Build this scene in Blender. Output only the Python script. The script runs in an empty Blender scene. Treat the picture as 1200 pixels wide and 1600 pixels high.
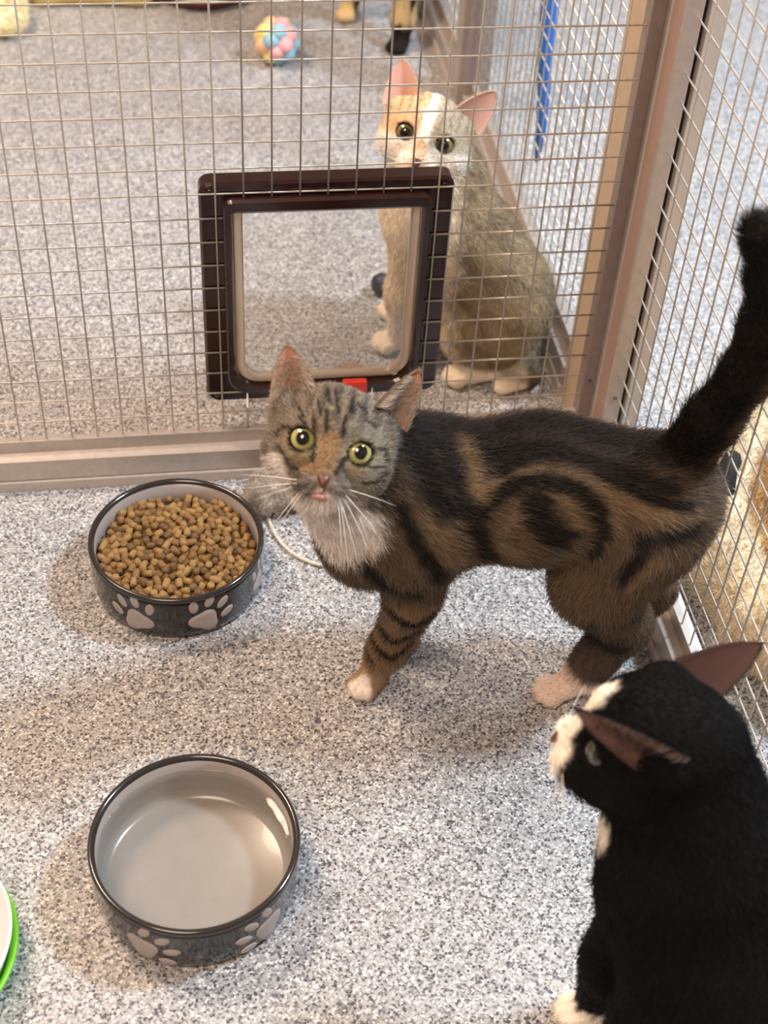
import bpy, math, random
import numpy as np
from mathutils import Vector, Matrix

# ------------------------------------------------------------------ camera, light, exposure
sc = bpy.context.scene
COL = sc.collection
cam = bpy.data.objects.new('camera', bpy.data.cameras.new('camera')); COL.objects.link(cam)
RC = Matrix(((0.98866027, -0.14146594, 0.05038110), (-0.06223286, -0.69130127, -0.71988167), (0.13666726, 0.70858305, -0.69226593)))
M4 = Matrix((RC[0], -RC[1], -RC[2])).transposed().to_4x4()
M4.translation = (0.10783703, -1.13109119, 1.02603939)
cam.matrix_world = M4
cam.data.sensor_fit = 'VERTICAL'; cam.data.sensor_height = 24.0
cam.data.lens = 2253.1 / 1600 * 24.0
cam.data.clip_start = 0.02
cam.data.dof.use_dof = True; cam.data.dof.focus_distance = 1.25
cam.data.dof.aperture_fstop = (cam.data.lens / 1000) / 0.0085
sc.camera = cam

world = bpy.data.worlds.new('world'); sc.world = world; world.use_nodes = True
bg = world.node_tree.nodes['Background']
bg.inputs[0].default_value = (1.0, 0.73, 0.58, 1); bg.inputs[1].default_value = 0.28

def area(name, loc, target, size, power, col, shape='DISK'):
    l = bpy.data.lights.new(name, 'AREA'); l.shape = shape; l.size = size; l.energy = power; l.color = col
    o = bpy.data.objects.new(name, l); COL.objects.link(o); o.location = loc
    o.rotation_euler = (Vector(target) - Vector(loc)).to_track_quat('-Z', 'Y').to_euler()
    return o
area('daylight_window', (1.62, -0.16, 2.05), (0.3, -0.2, 0.0), 0.34, 80, (0.76, 0.89, 1.0))
area('warm_ceiling_lamp', (-0.75, 0.55, 2.1), (0.1, 0.3, 0.0), 0.6, 50, (1.0, 0.75, 0.56))
area('outer_floor_fill', (1.75, 0.75, 1.3), (0.95, 0.35, 0.0), 0.6, 22, (0.74, 0.88, 1.0))  # added cool fill, no visible source; brightens the floor outside the right mesh
area('warm_room_lamp', (-0.45, -1.35, 2.25), (0.25, -0.2, 0.1), 1.0, 44, (1.0, 0.76, 0.58))

sc.view_settings.view_transform = 'Standard'; sc.view_settings.look = 'None'
sc.view_settings.gamma = 1; sc.view_settings.use_curve_mapping = False
sc.view_settings.exposure = -0.17

rng = np.random.default_rng(7); random.seed(7)
IN = 0.0254

# ------------------------------------------------------------------ helpers
def lin(c):
    c = np.asarray(c, float)
    return np.where(c <= .04045, c / 12.92, ((c + .055) / 1.055) ** 2.4)
def rgb(r, g, b): return tuple(lin(np.array([r, g, b]) / 255.0)) + (1,)
def mat(name, col=(200, 200, 200), rough=.5, metal=0.0, **kw):
    m = bpy.data.materials.new(name); m.use_nodes = True
    p = m.node_tree.nodes['Principled BSDF']
    p.inputs['Base Color'].default_value = rgb(*col); p.inputs['Roughness'].default_value = rough; p.inputs['Metallic'].default_value = metal
    for k, v in kw.items(): p.inputs[k.replace('_', ' ')].default_value = v
    return m
def bsdf(m): return m.node_tree.nodes['Principled BSDF']
def node(m, t, **kw):
    n = m.node_tree.nodes.new(t)
    for k, v in kw.items(): setattr(n, k, v)
    return n
def link(m, a, b): m.node_tree.links.new(a, b)
def ramp(m, stops, interp='LINEAR'):
    n = node(m, 'ShaderNodeValToRGB'); e = n.color_ramp.elements; n.color_ramp.interpolation = interp
    while len(e) < len(stops): e.new(0.5)
    for x, (p, c) in zip(e, stops): x.position = p; x.color = rgb(*c)
    return n
def grain(m, scale=300, amount=.12, bump=0.0):
    """fine tonal grain so that no surface is perfectly flat in colour"""
    p = bsdf(m); base = tuple(p.inputs['Base Color'].default_value)
    tc = node(m, 'ShaderNodeTexCoord'); nz = node(m, 'ShaderNodeTexNoise'); nz.inputs['Scale'].default_value = scale; nz.inputs['Detail'].default_value = 4
    link(m, tc.outputs['Object'], nz.inputs['Vector'])
    r = node(m, 'ShaderNodeValToRGB'); e = r.color_ramp.elements
    e[0].position = .3; e[1].position = .7
    e[0].color = tuple(x * (1 - amount) for x in base[:3]) + (1,); e[1].color = tuple(min(1, x * (1 + amount)) for x in base[:3]) + (1,)
    link(m, nz.outputs['Fac'], r.inputs[0]); link(m, r.outputs[0], p.inputs['Base Color'])
    if bump:
        b = node(m, 'ShaderNodeBump'); b.inputs['Strength'].default_value = bump; b.inputs['Distance'].default_value = .001
        link(m, nz.outputs['Fac'], b.inputs['Height']); link(m, b.outputs[0], p.inputs['Normal'])
    return m

class MB:
    def __init__(s): s.v = []; s.f = []; s.m = []
    def add(s, v, f, mi=0):
        o = len(s.v); s.v += [tuple(map(float, p)) for p in v]; s.f += [tuple(o + i for i in q) for q in f]; s.m += [mi] * len(f); return s
    def box(s, a, b, mi=0):
        x0, y0, z0 = a; x1, y1, z1 = b
        return s.add([(x0, y0, z0), (x1, y0, z0), (x1, y1, z0), (x0, y1, z0), (x0, y0, z1), (x1, y0, z1), (x1, y1, z1), (x0, y1, z1)],
                     [(0, 3, 2, 1), (4, 5, 6, 7), (0, 1, 5, 4), (1, 2, 6, 5), (2, 3, 7, 6), (3, 0, 4, 7)], mi)
    def prism(s, poly, axis, a, b, mi=0):
        """poly of 2-D points in the plane across `axis`, extruded from a to b"""
        def P(p, t):
            return {'x': (t, p[0], p[1]), 'y': (p[0], t, p[1]), 'z': (p[0], p[1], t)}[axis]
        n = len(poly)
        v = [P(p, a) for p in poly] + [P(p, b) for p in poly]
        f = [tuple(range(n))[::-1], tuple(range(n, 2 * n))] + [(i, (i + 1) % n, n + (i + 1) % n, n + i) for i in range(n)]
        return s.add(v, f, mi)
    def tube(s, pts, rad, n=8, mi=0, closed=False):
        pts = [Vector(p) for p in pts]; N = len(pts)
        rad = rad if hasattr(rad, '__len__') else [rad] * N
        v = []; f = []; ref = None
        for i, p in enumerate(pts):
            a = pts[(i - 1) % N] if closed or i else p; b = pts[(i + 1) % N] if closed or i < N - 1 else p
            t = (b - a).normalized()
            if ref is None: ref = t.orthogonal().normalized()
            ref = (ref - t * ref.dot(t)).normalized(); w = t.cross(ref)
            for k in range(n):
                q = 2 * math.pi * k / n; v.append(p + (ref * math.cos(q) + w * math.sin(q)) * rad[i])
        for i in range(N if closed else N - 1):
            j = (i + 1) % N
            for k in range(n): f.append((i * n + k, i * n + (k + 1) % n, j * n + (k + 1) % n, j * n + k))
        if not closed: f += [tuple(range(n))[::-1], tuple(range((N - 1) * n, N * n))]
        return s.add(v, f, mi)
    def lathe(s, prof, n=64, c=(0, 0, 0), mi=0, cap=False):
        v = []; f = []
        for r, z in prof:
            for k in range(n):
                q = 2 * math.pi * k / n; v.append((c[0] + r * math.cos(q), c[1] + r * math.sin(q), c[2] + z))
        for i in range(len(prof) - 1):
            for k in range(n): f.append((i * n + k, i * n + (k + 1) % n, (i + 1) * n + (k + 1) % n, (i + 1) * n + k))
        if prof[0][0] > 0 and prof[0] != prof[-1] and cap: f.append(tuple(range(n))[::-1]); f.append(tuple(range((len(prof) - 1) * n, len(prof) * n)))
        return s.add(v, f, mi)
    def mesh(s, name, mats, smooth=False):
        me = bpy.data.meshes.new(name); me.from_pydata(s.v, [], s.f)
        for m in (mats if isinstance(mats, (list, tuple)) else [mats]): me.materials.append(m)
        me.polygons.foreach_set('material_index', s.m)
        if smooth: me.polygons.foreach_set('use_smooth', [True] * len(s.f))
        me.update(); return me
    def build(s, name, mats, parent=None, smooth=False, bevel=0):
        o = bpy.data.objects.new(name, s.mesh(name, mats, smooth)); COL.objects.link(o)
        if parent is not None: o.parent = parent
        if bevel:
            b = o.modifiers.new('bevel', 'BEVEL'); b.width = bevel; b.segments = 2; b.limit_method = 'ANGLE'
        return o
def tag(o, label=None, cat=None, group=None, kind=None):
    if label: o['label'] = label
    if cat: o['category'] = cat
    if group: o['group'] = group
    if kind: o['kind'] = kind
    return o
def empty(name, loc=(0, 0, 0), rz=0):
    o = bpy.data.objects.new(name, None); COL.objects.link(o); o.location = loc; o.rotation_euler = (0, 0, rz); o.empty_display_size = .05
    return o
def inst(name, me, parent=None, loc=(0, 0, 0), rot=(0, 0, 0), scale=None):
    o = bpy.data.objects.new(name, me); COL.objects.link(o); o.location = loc; o.rotation_euler = rot
    if parent is not None: o.parent = parent
    if scale: o.scale = scale
    return o
def rrect(x0, x1, z0, z1, r, n=6):
    """rounded rectangle outline; r = radius or (top radius, bottom radius)"""
    rt, rb = r if isinstance(r, tuple) else (r, r)
    p = []
    for cx, cz, a0, rr in ((x1 - rt, z1 - rt, 0, rt), (x0 + rt, z1 - rt, 90, rt), (x0 + rb, z0 + rb, 180, rb), (x1 - rb, z0 + rb, 270, rb)):
        for k in range(n + 1):
            q = math.radians(a0 + 90 * k / n); p.append((cx + rr * math.cos(q), cz + rr * math.sin(q)))
    return p
def ring_y(mb, outer, inner, y0, y1, b=0.0):
    """frame between two outlines, front at y0, back at y1, with a small bevel b on the front"""
    n = len(outer)
    def off(p, q, t): return (p[0] + (q[0] - p[0]) * t, p[1] + (q[1] - p[1]) * t)
    loops = [(outer, y1), (outer, y0 + b)]
    d = [math.hypot(q[0] - p[0], q[1] - p[1]) for p, q in zip(outer, inner)]
    loops += [([off(p, q, min(.45, b / max(k, 1e-6))) for p, q, k in zip(outer, inner, d)], y0),
              ([off(q, p, min(.45, b / max(k, 1e-6))) for p, q, k in zip(outer, inner, d)], y0), (inner, y0 + b), (inner, y1)]
    v = [(p[0], y, p[1]) for L, y in loops for p in L]; f = []
    for i in range(len(loops)):
        j = (i + 1) % len(loops)
        for k in range(n): f.append((i * n + k, i * n + (k + 1) % n, j * n + (k + 1) % n, j * n + k))
    return mb.add(v, f)

# ------------------------------------------------------------------ materials
def floor_material():
    m = mat('speckled_vinyl', rough=.42); p = bsdf(m)
    tc = node(m, 'ShaderNodeTexCoord'); nz = node(m, 'ShaderNodeTexNoise'); nz.inputs['Scale'].default_value = 700; nz.inputs['Detail'].default_value = 2
    mix = node(m, 'ShaderNodeVectorMath', operation='MULTIPLY_ADD'); mix.inputs[1].default_value = (.0022,) * 3
    link(m, tc.outputs['Object'], nz.inputs['Vector']); link(m, nz.outputs['Color'], mix.inputs[0]); link(m, tc.outputs['Object'], mix.inputs[2])
    vo = node(m, 'ShaderNodeTexVoronoi'); vo.inputs['Scale'].default_value = 590
    link(m, mix.outputs[0], vo.inputs['Vector'])
    sep = node(m, 'ShaderNodeSeparateColor'); link(m, vo.outputs['Color'], sep.inputs[0])
    r = ramp(m, [(0, (76, 76, 82)), (.10, (118, 118, 122)), (.26, (156, 155, 156)), (.52, (180, 179, 179)), (.87, (220, 219, 218))], 'CONSTANT')
    link(m, sep.outputs[0], r.inputs[0])
    vo2 = node(m, 'ShaderNodeTexVoronoi'); vo2.inputs['Scale'].default_value = 300
    link(m, mix.outputs[0], vo2.inputs['Vector'])
    sep2 = node(m, 'ShaderNodeSeparateColor'); link(m, vo2.outputs['Color'], sep2.inputs[0])
    gt = node(m, 'ShaderNodeMath', operation='GREATER_THAN'); gt.inputs[1].default_value = .88; link(m, sep2.outputs[1], gt.inputs[0])
    dl = node(m, 'ShaderNodeMath', operation='LESS_THAN'); dl.inputs[1].default_value = .42; link(m, vo2.outputs['Distance'], dl.inputs[0])
    mu = node(m, 'ShaderNodeMath', operation='MULTIPLY'); link(m, gt.outputs[0], mu.inputs[0]); link(m, dl.outputs[0], mu.inputs[1])
    mc = node(m, 'ShaderNodeMix', data_type='RGBA'); link(m, mu.outputs[0], mc.inputs[0]); link(m, r.outputs[0], mc.inputs[6]); mc.inputs[7].default_value = rgb(70, 70, 76)
    link(m, mc.outputs[2], p.inputs['Base Color'])
    b = node(m, 'ShaderNodeBump'); b.inputs['Strength'].default_value = .12; b.inputs['Distance'].default_value = .0006
    link(m, vo.outputs['Distance'], b.inputs['Height']); link(m, b.outputs[0], p.inputs['Normal'])
    return m
M_FLOOR = floor_material()
M_WIRE = grain(mat('galvanised_wire', (208, 200, 190), .38, .35), 400, .10)
M_ALU = grain(mat('satin_aluminium', (196, 186, 178), .38, .55), 120, .06)
M_ALU_D = grain(mat('aluminium_channel', (150, 136, 130), .42, .45), 120, .08)
M_STRIP = grain(mat('base_strip', (196, 186, 178), .5, .1), 160, .06)
M_DARK = mat('black_rubber', (22, 20, 20), .6)
M_SCREW = mat('screw_steel', (120, 112, 105), .3, .9)
M_BROWN = grain(mat('glossy_dark_brown_plastic', (42, 21, 17), .22, 0, Coat_Weight=.4, Coat_Roughness=.12), 90, .2)
M_RED = grain(mat('red_plastic', (214, 52, 36), .35), 200, .08)
M_BLUETAB = mat('pale_blue_plastic', (110, 165, 190), .35)
M_BLUE = grain(mat('blue_webbing', (26, 96, 176), .7), 900, .2, .3)
M_CERAM = grain(mat('charcoal_glaze', (25, 25, 27), .16, 0, Coat_Weight=.3, Coat_Roughness=.05), 500, .25)
M_RIM = mat('dark_glazed_rim', (46, 42, 40), .16, 0, Coat_Weight=.5, Coat_Roughness=.06)
M_INNER = grain(mat('pale_grey_glaze', (154, 147, 142), .24, 0, Coat_Weight=.15), 60, .04)
M_PAW = grain(mat('pale_paw_print_glaze', (178, 168, 164), .35), 300, .06)
M_LIME = grain(mat('lime_plastic', (132, 214, 34), .32), 100, .05)
M_WHITEP = grain(mat('white_plastic', (222, 226, 228), .3), 80, .03)
M_CORD = grain(mat('white_cord', (214, 208, 196), .6), 900, .12, .3)
M_PLUM = mat('dark_plum_plastic', (96, 48, 50), .35)
M_NAVY = grain(mat('navy_rubber', (44, 44, 62), .5), 300, .2)
def water_material():
    m = bpy.data.materials.new('water'); m.use_nodes = True; nt = m.node_tree; nt.nodes.clear()
    out = nt.nodes.new('ShaderNodeOutputMaterial'); mx = nt.nodes.new('ShaderNodeMixShader'); t = nt.nodes.new('ShaderNodeBsdfTransparent'); g = nt.nodes.new('ShaderNodeBsdfGlossy')
    fr = nt.nodes.new('ShaderNodeFresnel'); fr.inputs[0].default_value = 1.33; g.inputs['Roughness'].default_value = .01
    nz = nt.nodes.new('ShaderNodeTexNoise'); nz.inputs['Scale'].default_value = 18; b = nt.nodes.new('ShaderNodeBump'); b.inputs['Strength'].default_value = .05; b.inputs['Distance'].default_value = .002
    nt.links.new(nz.outputs['Fac'], b.inputs['Height']); nt.links.new(b.outputs[0], g.inputs['Normal'])
    t.inputs[0].default_value = (.95, .965, .96, 1)
    nt.links.new(fr.outputs[0], mx.inputs[0]); nt.links.new(t.outputs[0], mx.inputs[1]); nt.links.new(g.outputs[0], mx.inputs[2]); nt.links.new(mx.outputs[0], out.inputs[0])
    return m
def pane_material(name, tint, rough=.03, ior=1.49):
    m = bpy.data.materials.new(name); m.use_nodes = True; nt = m.node_tree; nt.nodes.clear()
    out = nt.nodes.new('ShaderNodeOutputMaterial'); mx = nt.nodes.new('ShaderNodeMixShader'); t = nt.nodes.new('ShaderNodeBsdfTransparent'); g = nt.nodes.new('ShaderNodeBsdfGlossy')
    fr = nt.nodes.new('ShaderNodeFresnel'); fr.inputs[0].default_value = ior; g.inputs['Roughness'].default_value = rough
    t.inputs[0].default_value = tint
    nt.links.new(fr.outputs[0], mx.inputs[0]); nt.links.new(t.outputs[0], mx.inputs[1]); nt.links.new(g.outputs[0], mx.inputs[2]); nt.links.new(mx.outputs[0], out.inputs[0])
    return m
M_WATER = water_material()
M_PANE = pane_material('clear_flap_plastic', (.95, .94, .92, 1))
M_PANE_EDGE = mat('clear_plastic_rim', (226, 208, 186), .12, 0, Transmission_Weight=.55, IOR=1.45)
def coat_material(name, rough=.7, spec=.25):
    m = bpy.data.materials.new(name); m.use_nodes = True; p = bsdf(m)
    a = node(m, 'ShaderNodeAttribute'); a.attribute_name = 'Col'; link(m, a.outputs['Color'], p.inputs['Base Color'])
    p.inputs['Roughness'].default_value = rough; p.inputs['Specular IOR Level'].default_value = spec
    return m
M_COAT = coat_material('cat_coat', .8, .15)
M_HAIR = coat_material('cat_hair', .55, .3)
M_BLACKHAIR = coat_material('black_cat_hair', .5, .14)
M_PLUSH = coat_material('plush_pile', .85, .1)
M_EYE = coat_material('cat_eye', .08, .6); bsdf(M_EYE).inputs['Coat Weight'].default_value = 1; bsdf(M_EYE).inputs['Coat Roughness'].default_value = .02
M_NOSE = grain(mat('nose_leather', (98, 56, 42), .4), 900, .15, .2)
M_LIP = grain(mat('pink_lip', (186, 132, 124), .5), 500, .1)
M_WHISK = mat('white_whisker', (245, 240, 232), .35)

# ------------------------------------------------------------------ setting: floor, mesh walls
tag(MB().box((-1.6, -1.6, -.02), (2.6, 2.6, 0)).build('floor', M_FLOOR), kind='structure')

WR = .0009                                             # wire radius
def unit_wire(n=8):
    return MB().tube([(0, 0, 0), (0, 0, 1)], WR, n).mesh('wire', M_WIRE, True)
WIRE = unit_wire()
def vwire(par, x, y, z0, z1): inst('vertical_wire', WIRE, par, (x, y, z0), (0, 0, 0), (1, 1, z1 - z0))
def hwire_x(par, y, z, x0, x1): inst('horizontal_wire', WIRE, par, (x0, y, z), (0, math.pi / 2, 0), (1, 1, x1 - x0))
def hwire_y(par, x, z, y0, y1): inst('horizontal_wire', WIRE, par, (x, y0, z), (-math.pi / 2, 0, 0), (1, 1, y1 - y0))

XR = 0.5519                                            # plane of the right-hand mesh
PROF = [(0, .055), (.004, .055), (.004, .040), (.016, .0385), (.016, .0135), (-.016, .0135), (-.016, .0385), (-.004, .040), (-.004, .055)]
def rail(name, along, plane, a, b, parent):
    """bottom rail: lip that grips the mesh, ledge, face; and the strip under it"""
    # along 'x': profile in (y,z);  along 'y': profile in (x,z)
    poly = [(plane - d, z) for d, z in PROF]
    MB().prism(poly, along, a, b).build(name, M_ALU, parent, bevel=.0007)
    s = MB().prism([(plane - .0185, 0), (plane + .0185, 0), (plane + .0185, .0125), (plane - .0185, .0125)], along, a, b)
    s.build('base_strip', M_STRIP, parent, bevel=.0008)

# back wall with the cat flap
back = tag(empty('wall_back'), kind='structure')
rail('bottom_rail', 'x', 0.0, -0.75, 0.5255, back)
ztop = 0.92
HX0, HX1, HZ0, HZ1 = 6 * IN, 14 * IN, 4 * IN, 13 * IN
for c in range(-28, 21):
    x = c * IN
    if 6 < c < 14:
        vwire(back, x, -.0009, .055, HZ0 + .006); vwire(back, x, -.0009, HZ1 - .006, ztop)
    else: vwire(back, x, -.0009, .055, ztop)
for r in range(-16, 18):
    z = (20 - r) * IN
    if HZ0 + .001 < z < HZ1 - .001:
        hwire_x(back, .0009, z, -.75, HX0 + .006); hwire_x(back, .0009, z, HX1 - .006, .527)
    else: hwire_x(back, .0009, z, -.75, .527)

# corner post, seen in the plan as two stiles with a groove between them
post = tag(empty('trim_1'), kind='structure')
MB().prism([(.5255, .012), (.5255, -.005), (.5385, -.005), (.5385, .012)], 'z', 0, .95).build('stile', M_ALU_D, post, bevel=.0006)
MB().prism([(.5385, -.013), (.5395, -.016), (.548, -.016), (.548, .012), (.5385, .012)], 'z', 0, .95).build('stile', M_ALU, post, bevel=.0005)
MB().prism([(.5392, -.0162), (.5402, -.0405), (.554, -.0405), (.554, -.0162)], 'z', 0, .95).build('stile', mat('warm_lit_aluminium', (190, 160, 146), .4, .4), post)  # plain aluminium; the warm light's pink is put into its colour
MB().prism([(.5396, -.0409), (.5408, -.0435), (.5556, -.0435), (.5556, -.0409)], 'z', 0, .95).build('stile', M_ALU, post)
MB().prism([(.5556, -.036), (.5612, -.036), (.5612, -.0162), (.5556, -.0162)], 'z', 0, .95).build('gasket', M_DARK, post)
MB().prism([(.5612, -.0445), (.576, -.0445), (.576, -.0162), (.5612, -.0162)], 'z', 0, .95).build('stile', mat('pale_outer_stile', (214, 208, 202), .45, .2), post, bevel=.0006)
for x, y, z in ((.5322, -.0052, .098), (.5482, -.0437, .105)):
    MB().lathe([(.0016, 0), (.0022, .0002), (.0018, .001), (.0004, .0012)], 12).build('screw', M_SCREW, post, True).matrix_world = Matrix.Translation((x, y, z)) @ Matrix.Rotation(math.pi / 2, 4, 'X')

# right wall of this pen
right = tag(empty('wall_right'), kind='structure')
rail('bottom_rail', 'y', XR, -1.35, -.0445, right)
y0 = -.0780
for n in range(0, 48): vwire(right, XR - .0009, y0 - n * IN, .055, .95)
for r in range(-15, 19): hwire_y(right, XR + .0009, .5340 - r * IN, -1.35, -.0445)

# the next pen's side wall beyond the corner
far = tag(empty('wall_far_right'), kind='structure')
rail('bottom_rail', 'y', XR, .092, .715, far)
for n in range(0, 25): vwire(far, XR - .0009, .100 + n * IN, .055, .95)
for r in range(-15, 19): hwire_y(far, XR + .0009, .5340 - r * IN, .085, .715)
MB().prism([(.5368, .0125), (.5368, .088), (.568, .088), (.568, .0125)], 'z', 0, .95).build('stile', grain(mat('warm_lit_stile', (198, 176, 150), .5, .2), 100, .05), far, bevel=.001)  # aluminium-beige stile with the warm light's tan mixed into its colour
MB().prism([(.536, .715), (.536, .755), (.572, .755), (.572, .715)], 'z', 0, .95).build('stile', M_ALU_D, far, bevel=.001)
MB().prism([(.536, .757), (.536, .790), (.572, .790), (.572, .757)], 'z', 0, .95).build('stile', M_ALU, far, bevel=.001)
end = tag(empty('wall_far_end'), kind='structure')
rail('bottom_rail', 'y', XR, .790, 1.6, end)
for n in range(0, 30): vwire(end, XR - .0009, .81 + n * IN, .055, .95)
for r in range(-15, 19): hwire_y(end, XR + .0009, .5340 - r * IN, .79, 1.6)

# ------------------------------------------------------------------ cat flap
flap = tag(empty('cat_flap', (0, 0, 0)), 'dark brown square cat flap with clear swinging door set in the wire mesh', 'cat flap')
mb = MB(); ring_y(mb, rrect(.1375, .3715, .089, .3395, .011), rrect(.165, .345, .108, .312, .012), .0026, .021, .003)
mb.build('outer_frame', M_BROWN, flap)
mb = MB(); ring_y(mb, rrect(.1585, .3500, .1035, .3270, (.008, .022)), rrect(.1665, .3425, .1110, .3130, (.004, .024)), -.007, .018, .0025)
mb.build('inner_frame', M_BROWN, flap)
mb = MB(); ring_y(mb, rrect(.1672, .3418, .1118, .3122, (.003, .024)), rrect(.1765, .3330, .1200, .3080, (.002, .018)), .001, .009, .002)
mb.build('door_rim', M_PANE_EDGE, flap, True)['label'] = 'clear bevelled rim of the swinging door'
mb = MB().prism(rrect(.1755, .3340, .1190, .3090, (.002, .019)), 'y', .0045, .0062); mb.build('door_pane', M_PANE, flap)['label'] = 'transparent swinging pane'
MB().tube([(.169, .004, .3128), (.340, .004, .3128)], .0022, 10).build('hinge_rod', M_SCREW, flap, True)
lock = MB().box((.2725, -.0125, .1020), (.2975, -.004, .1165)).build('lock_dial', M_RED, flap, bevel=.002); lock['label'] = 'red locking tab'
MB().box((.267, -.011, .1040), (.2728, -.006, .1130)).build('lock_pin', M_PANE_EDGE, flap, bevel=.001)
MB().box((.2085, -.0105, .1060), (.2135, -.006, .1190)).build('tab', M_BLUETAB, flap, bevel=.001)['label'] = 'small pale blue tab'
for x in (.1475, .3620):
    for z in (.0985, .3310):
        MB().lathe([(.0026, 0), (.0034, .0004), (.0028, .0016), (.0006, .0018)], 14).build('screw_cap', M_BROWN, flap, True).matrix_world = Matrix.Translation((x, .0028, z)) @ Matrix.Rotation(math.pi / 2, 4, 'X')

# ------------------------------------------------------------------ bowls
def paw_patch(parent, ang, z0, tilt, R, s=1.0, squash=1.0):
    """pad and four toes as thin patches that follow the bowl's wall"""
    mb = MB()
    def patch(fn):
        n = 28; ring = [fn(2 * math.pi * k / n) for k in range(n)]
        cx = sum(p[0] for p in ring) / n; cz = sum(p[1] for p in ring) / n
        v = []
        for t, dr in ((0, .0007), (.55, .0007), (.93, .0006), (1, .0)):
            for k in range(n):
                x = cx + (ring[k][0] - cx) * t; z = cz + (ring[k][1] - cz) * t
                X = (x * math.cos(tilt) - z * math.sin(tilt)) * s; Z = (x * math.sin(tilt) + z * math.cos(tilt)) * s
                a = math.radians(ang) + X / R; rr = R(z0 + Z) if callable(R) else R + dr
                v.append((rr * math.cos(a), rr * math.sin(a), z0 + Z))
        f = [(i * n + k, i * n + (k + 1) % n, (i + 1) * n + (k + 1) % n, (i + 1) * n + k) for i in range(3) for k in range(n)]
        mb.add(v, f)
    def pad(q):
        x, z = math.cos(q), math.sin(q)
        r = 1 + .16 * math.cos(3 * (q - math.pi / 2)) + .05 * math.cos(2 * q)
        return (.0112 * x * r, .0105 * z * r - .006)
    patch(pad)
    for tx, tz, ta in ((-.0155, .0045, .55), (-.0062, .0132, .18), (.0062, .0132, -.18), (.0155, .0045, -.55)):
        def toe(q, tx=tx, tz=tz, ta=ta):
            x, z = .0036 * math.cos(q), .0062 * math.sin(q)
            return (tx + x * math.cos(ta) - z * math.sin(ta), tz + x * math.sin(ta) + z * math.cos(ta))
        patch(toe)
    return mb.build('paw_print', M_PAW, parent, True)
def bowl(cx, cy, label, paws):
    o = tag(empty('pet_bowl', (cx, cy, 0)), label, 'bowl')
    H = .055
    outer = [(.070, .0), (.0775, .0008), (.0802, .0035), (.0812, .010), (.0815, .025), (.0815, .045), (.0816, .0505)]
    MB().lathe([(.0, .0)] + outer + [(.0775, .0505), (.0775, .012), (.073, .0075), (0.0, .0072)], 96).build('body', M_CERAM, o, True)
    MB().lathe([(.0772, .0495), (.0822, .0500), (.0829, .0520), (.0826, .0540), (.0812, .0555), (.0794, .0553), (.0776, .0540), (.0770, .0515), (.0772, .0495)], 96).build('rim', M_RIM, o, True)
    MB().lathe([(0, .0078), (.068, .0082), (.0735, .0105), (.0756, .0155), (.0764, .030), (.0768, .0515), (.0774, .0515), (.0774, .012), (.072, .0076), (0, .0074)], 96).build('lining', M_INNER, o, True)['label'] = 'pale grey glazed inside'
    for a, z, t, s in paws: paw_patch(o, a, z, math.radians(t), .0815, s)
    return o
bowl(.0986, -.1530, 'round black paw-print bowl filled with brown kibble', [(-121, .027, 22, 1.22), (-72, .028, -30, 1.22), (-22, .028, -20, 1.0), (28, .028, 15, 1.0), (78, .028, -10, 1.0), (128, .028, 20, 1.0), (178, .028, 20, 1.0)])
bowl(.0995, -.4885, 'round black paw-print bowl of clear water', [(-118, .024, -62, 1.2), (-54, .024, 62, 1.2), (-5, .026, 30, 1.0), (45, .026, -30, 1.0), (95, .026, 30, 1.0), (145, .026, -30, 1.0), (190, .026, 40, 1.0)])
w = MB().lathe([(0, .0400), (.060, .0400), (.0755, .0401), (.0763, .0406)], 96)
tag(w.build('water', M_WATER, None, True), 'still clear water inside the front paw-print bowl', 'water', kind='stuff').location = (.0995, -.4885, 0)

# kibble: a lower layer as one mass, the pellets on top one by one
M_KIB = [grain(mat('kibble_crumb_%s' % n, c, .75), 900, .3, .6) for n, c in (('brown', (132, 100, 58)), ('tan', (152, 120, 72)), ('dark', (108, 80, 46)))]
def pellet(r, L, seed, mi):
    rg = random.Random(seed); n = 9; mb = MB(); v = []
    for z, k in ((-L / 2, .72), (-L / 2 + .0006, .97), (0, 1.0), (L / 2 - .0006, .98), (L / 2, .74)):
        for i in range(n):
            q = 2 * math.pi * i / n; rr = r * k * (1 + rg.uniform(-.07, .07)); v.append((rr * math.cos(q), rr * math.sin(q), z + rg.uniform(-.0004, .0004)))
    f = [(i * n + k, i * n + (k + 1) % n, (i + 1) * n + (k + 1) % n, (i + 1) * n + k) for i in range(4) for k in range(n)]
    f += [tuple(range(n))[::-1], tuple(range(4 * n, 5 * n))]
    return mb.add(v, f)
KX, KY = .0986, -.1530
PEL = [pellet(random.uniform(.0032, .0038), random.uniform(.0070, .0115), i, 0).mesh('kibble', M_KIB[(0, 0, 1, 1, 2, 0)[i % 6]], True) for i in range(12)]
def heap(x, y): 
    r2 = (x * x + y * y) / .0745 ** 2
    return .0425 - .006 * r2 + .003 * math.sin(60 * x + 1) * math.cos(50 * y)
pts = []
tries = 0
while len(pts) < 296 and tries < 60000:
    tries += 1
    a = random.uniform(0, 2 * math.pi); r = .0722 * math.sqrt(random.random()); x, y = r * math.cos(a), r * math.sin(a)
    dmin = .0073 if tries < 20000 else .0066
    if all((x - p[0]) ** 2 + (y - p[1]) ** 2 > dmin * dmin for p in pts): pts.append((x, y))
for i, (x, y) in enumerate(pts):
    o = inst('kibble', PEL[random.randrange(12)], None, (KX + x, KY + y, heap(x, y) + random.uniform(-.0008, .0022)),
             (random.gauss(math.pi / 2, .75), random.gauss(0, .3), random.uniform(0, 6.28)))
    tag(o, 'small brown cylindrical kibble pellet heaped on top in the paw-print bowl', 'kibble', 'kibble pellets in the food bowl')
mb = MB()
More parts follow.
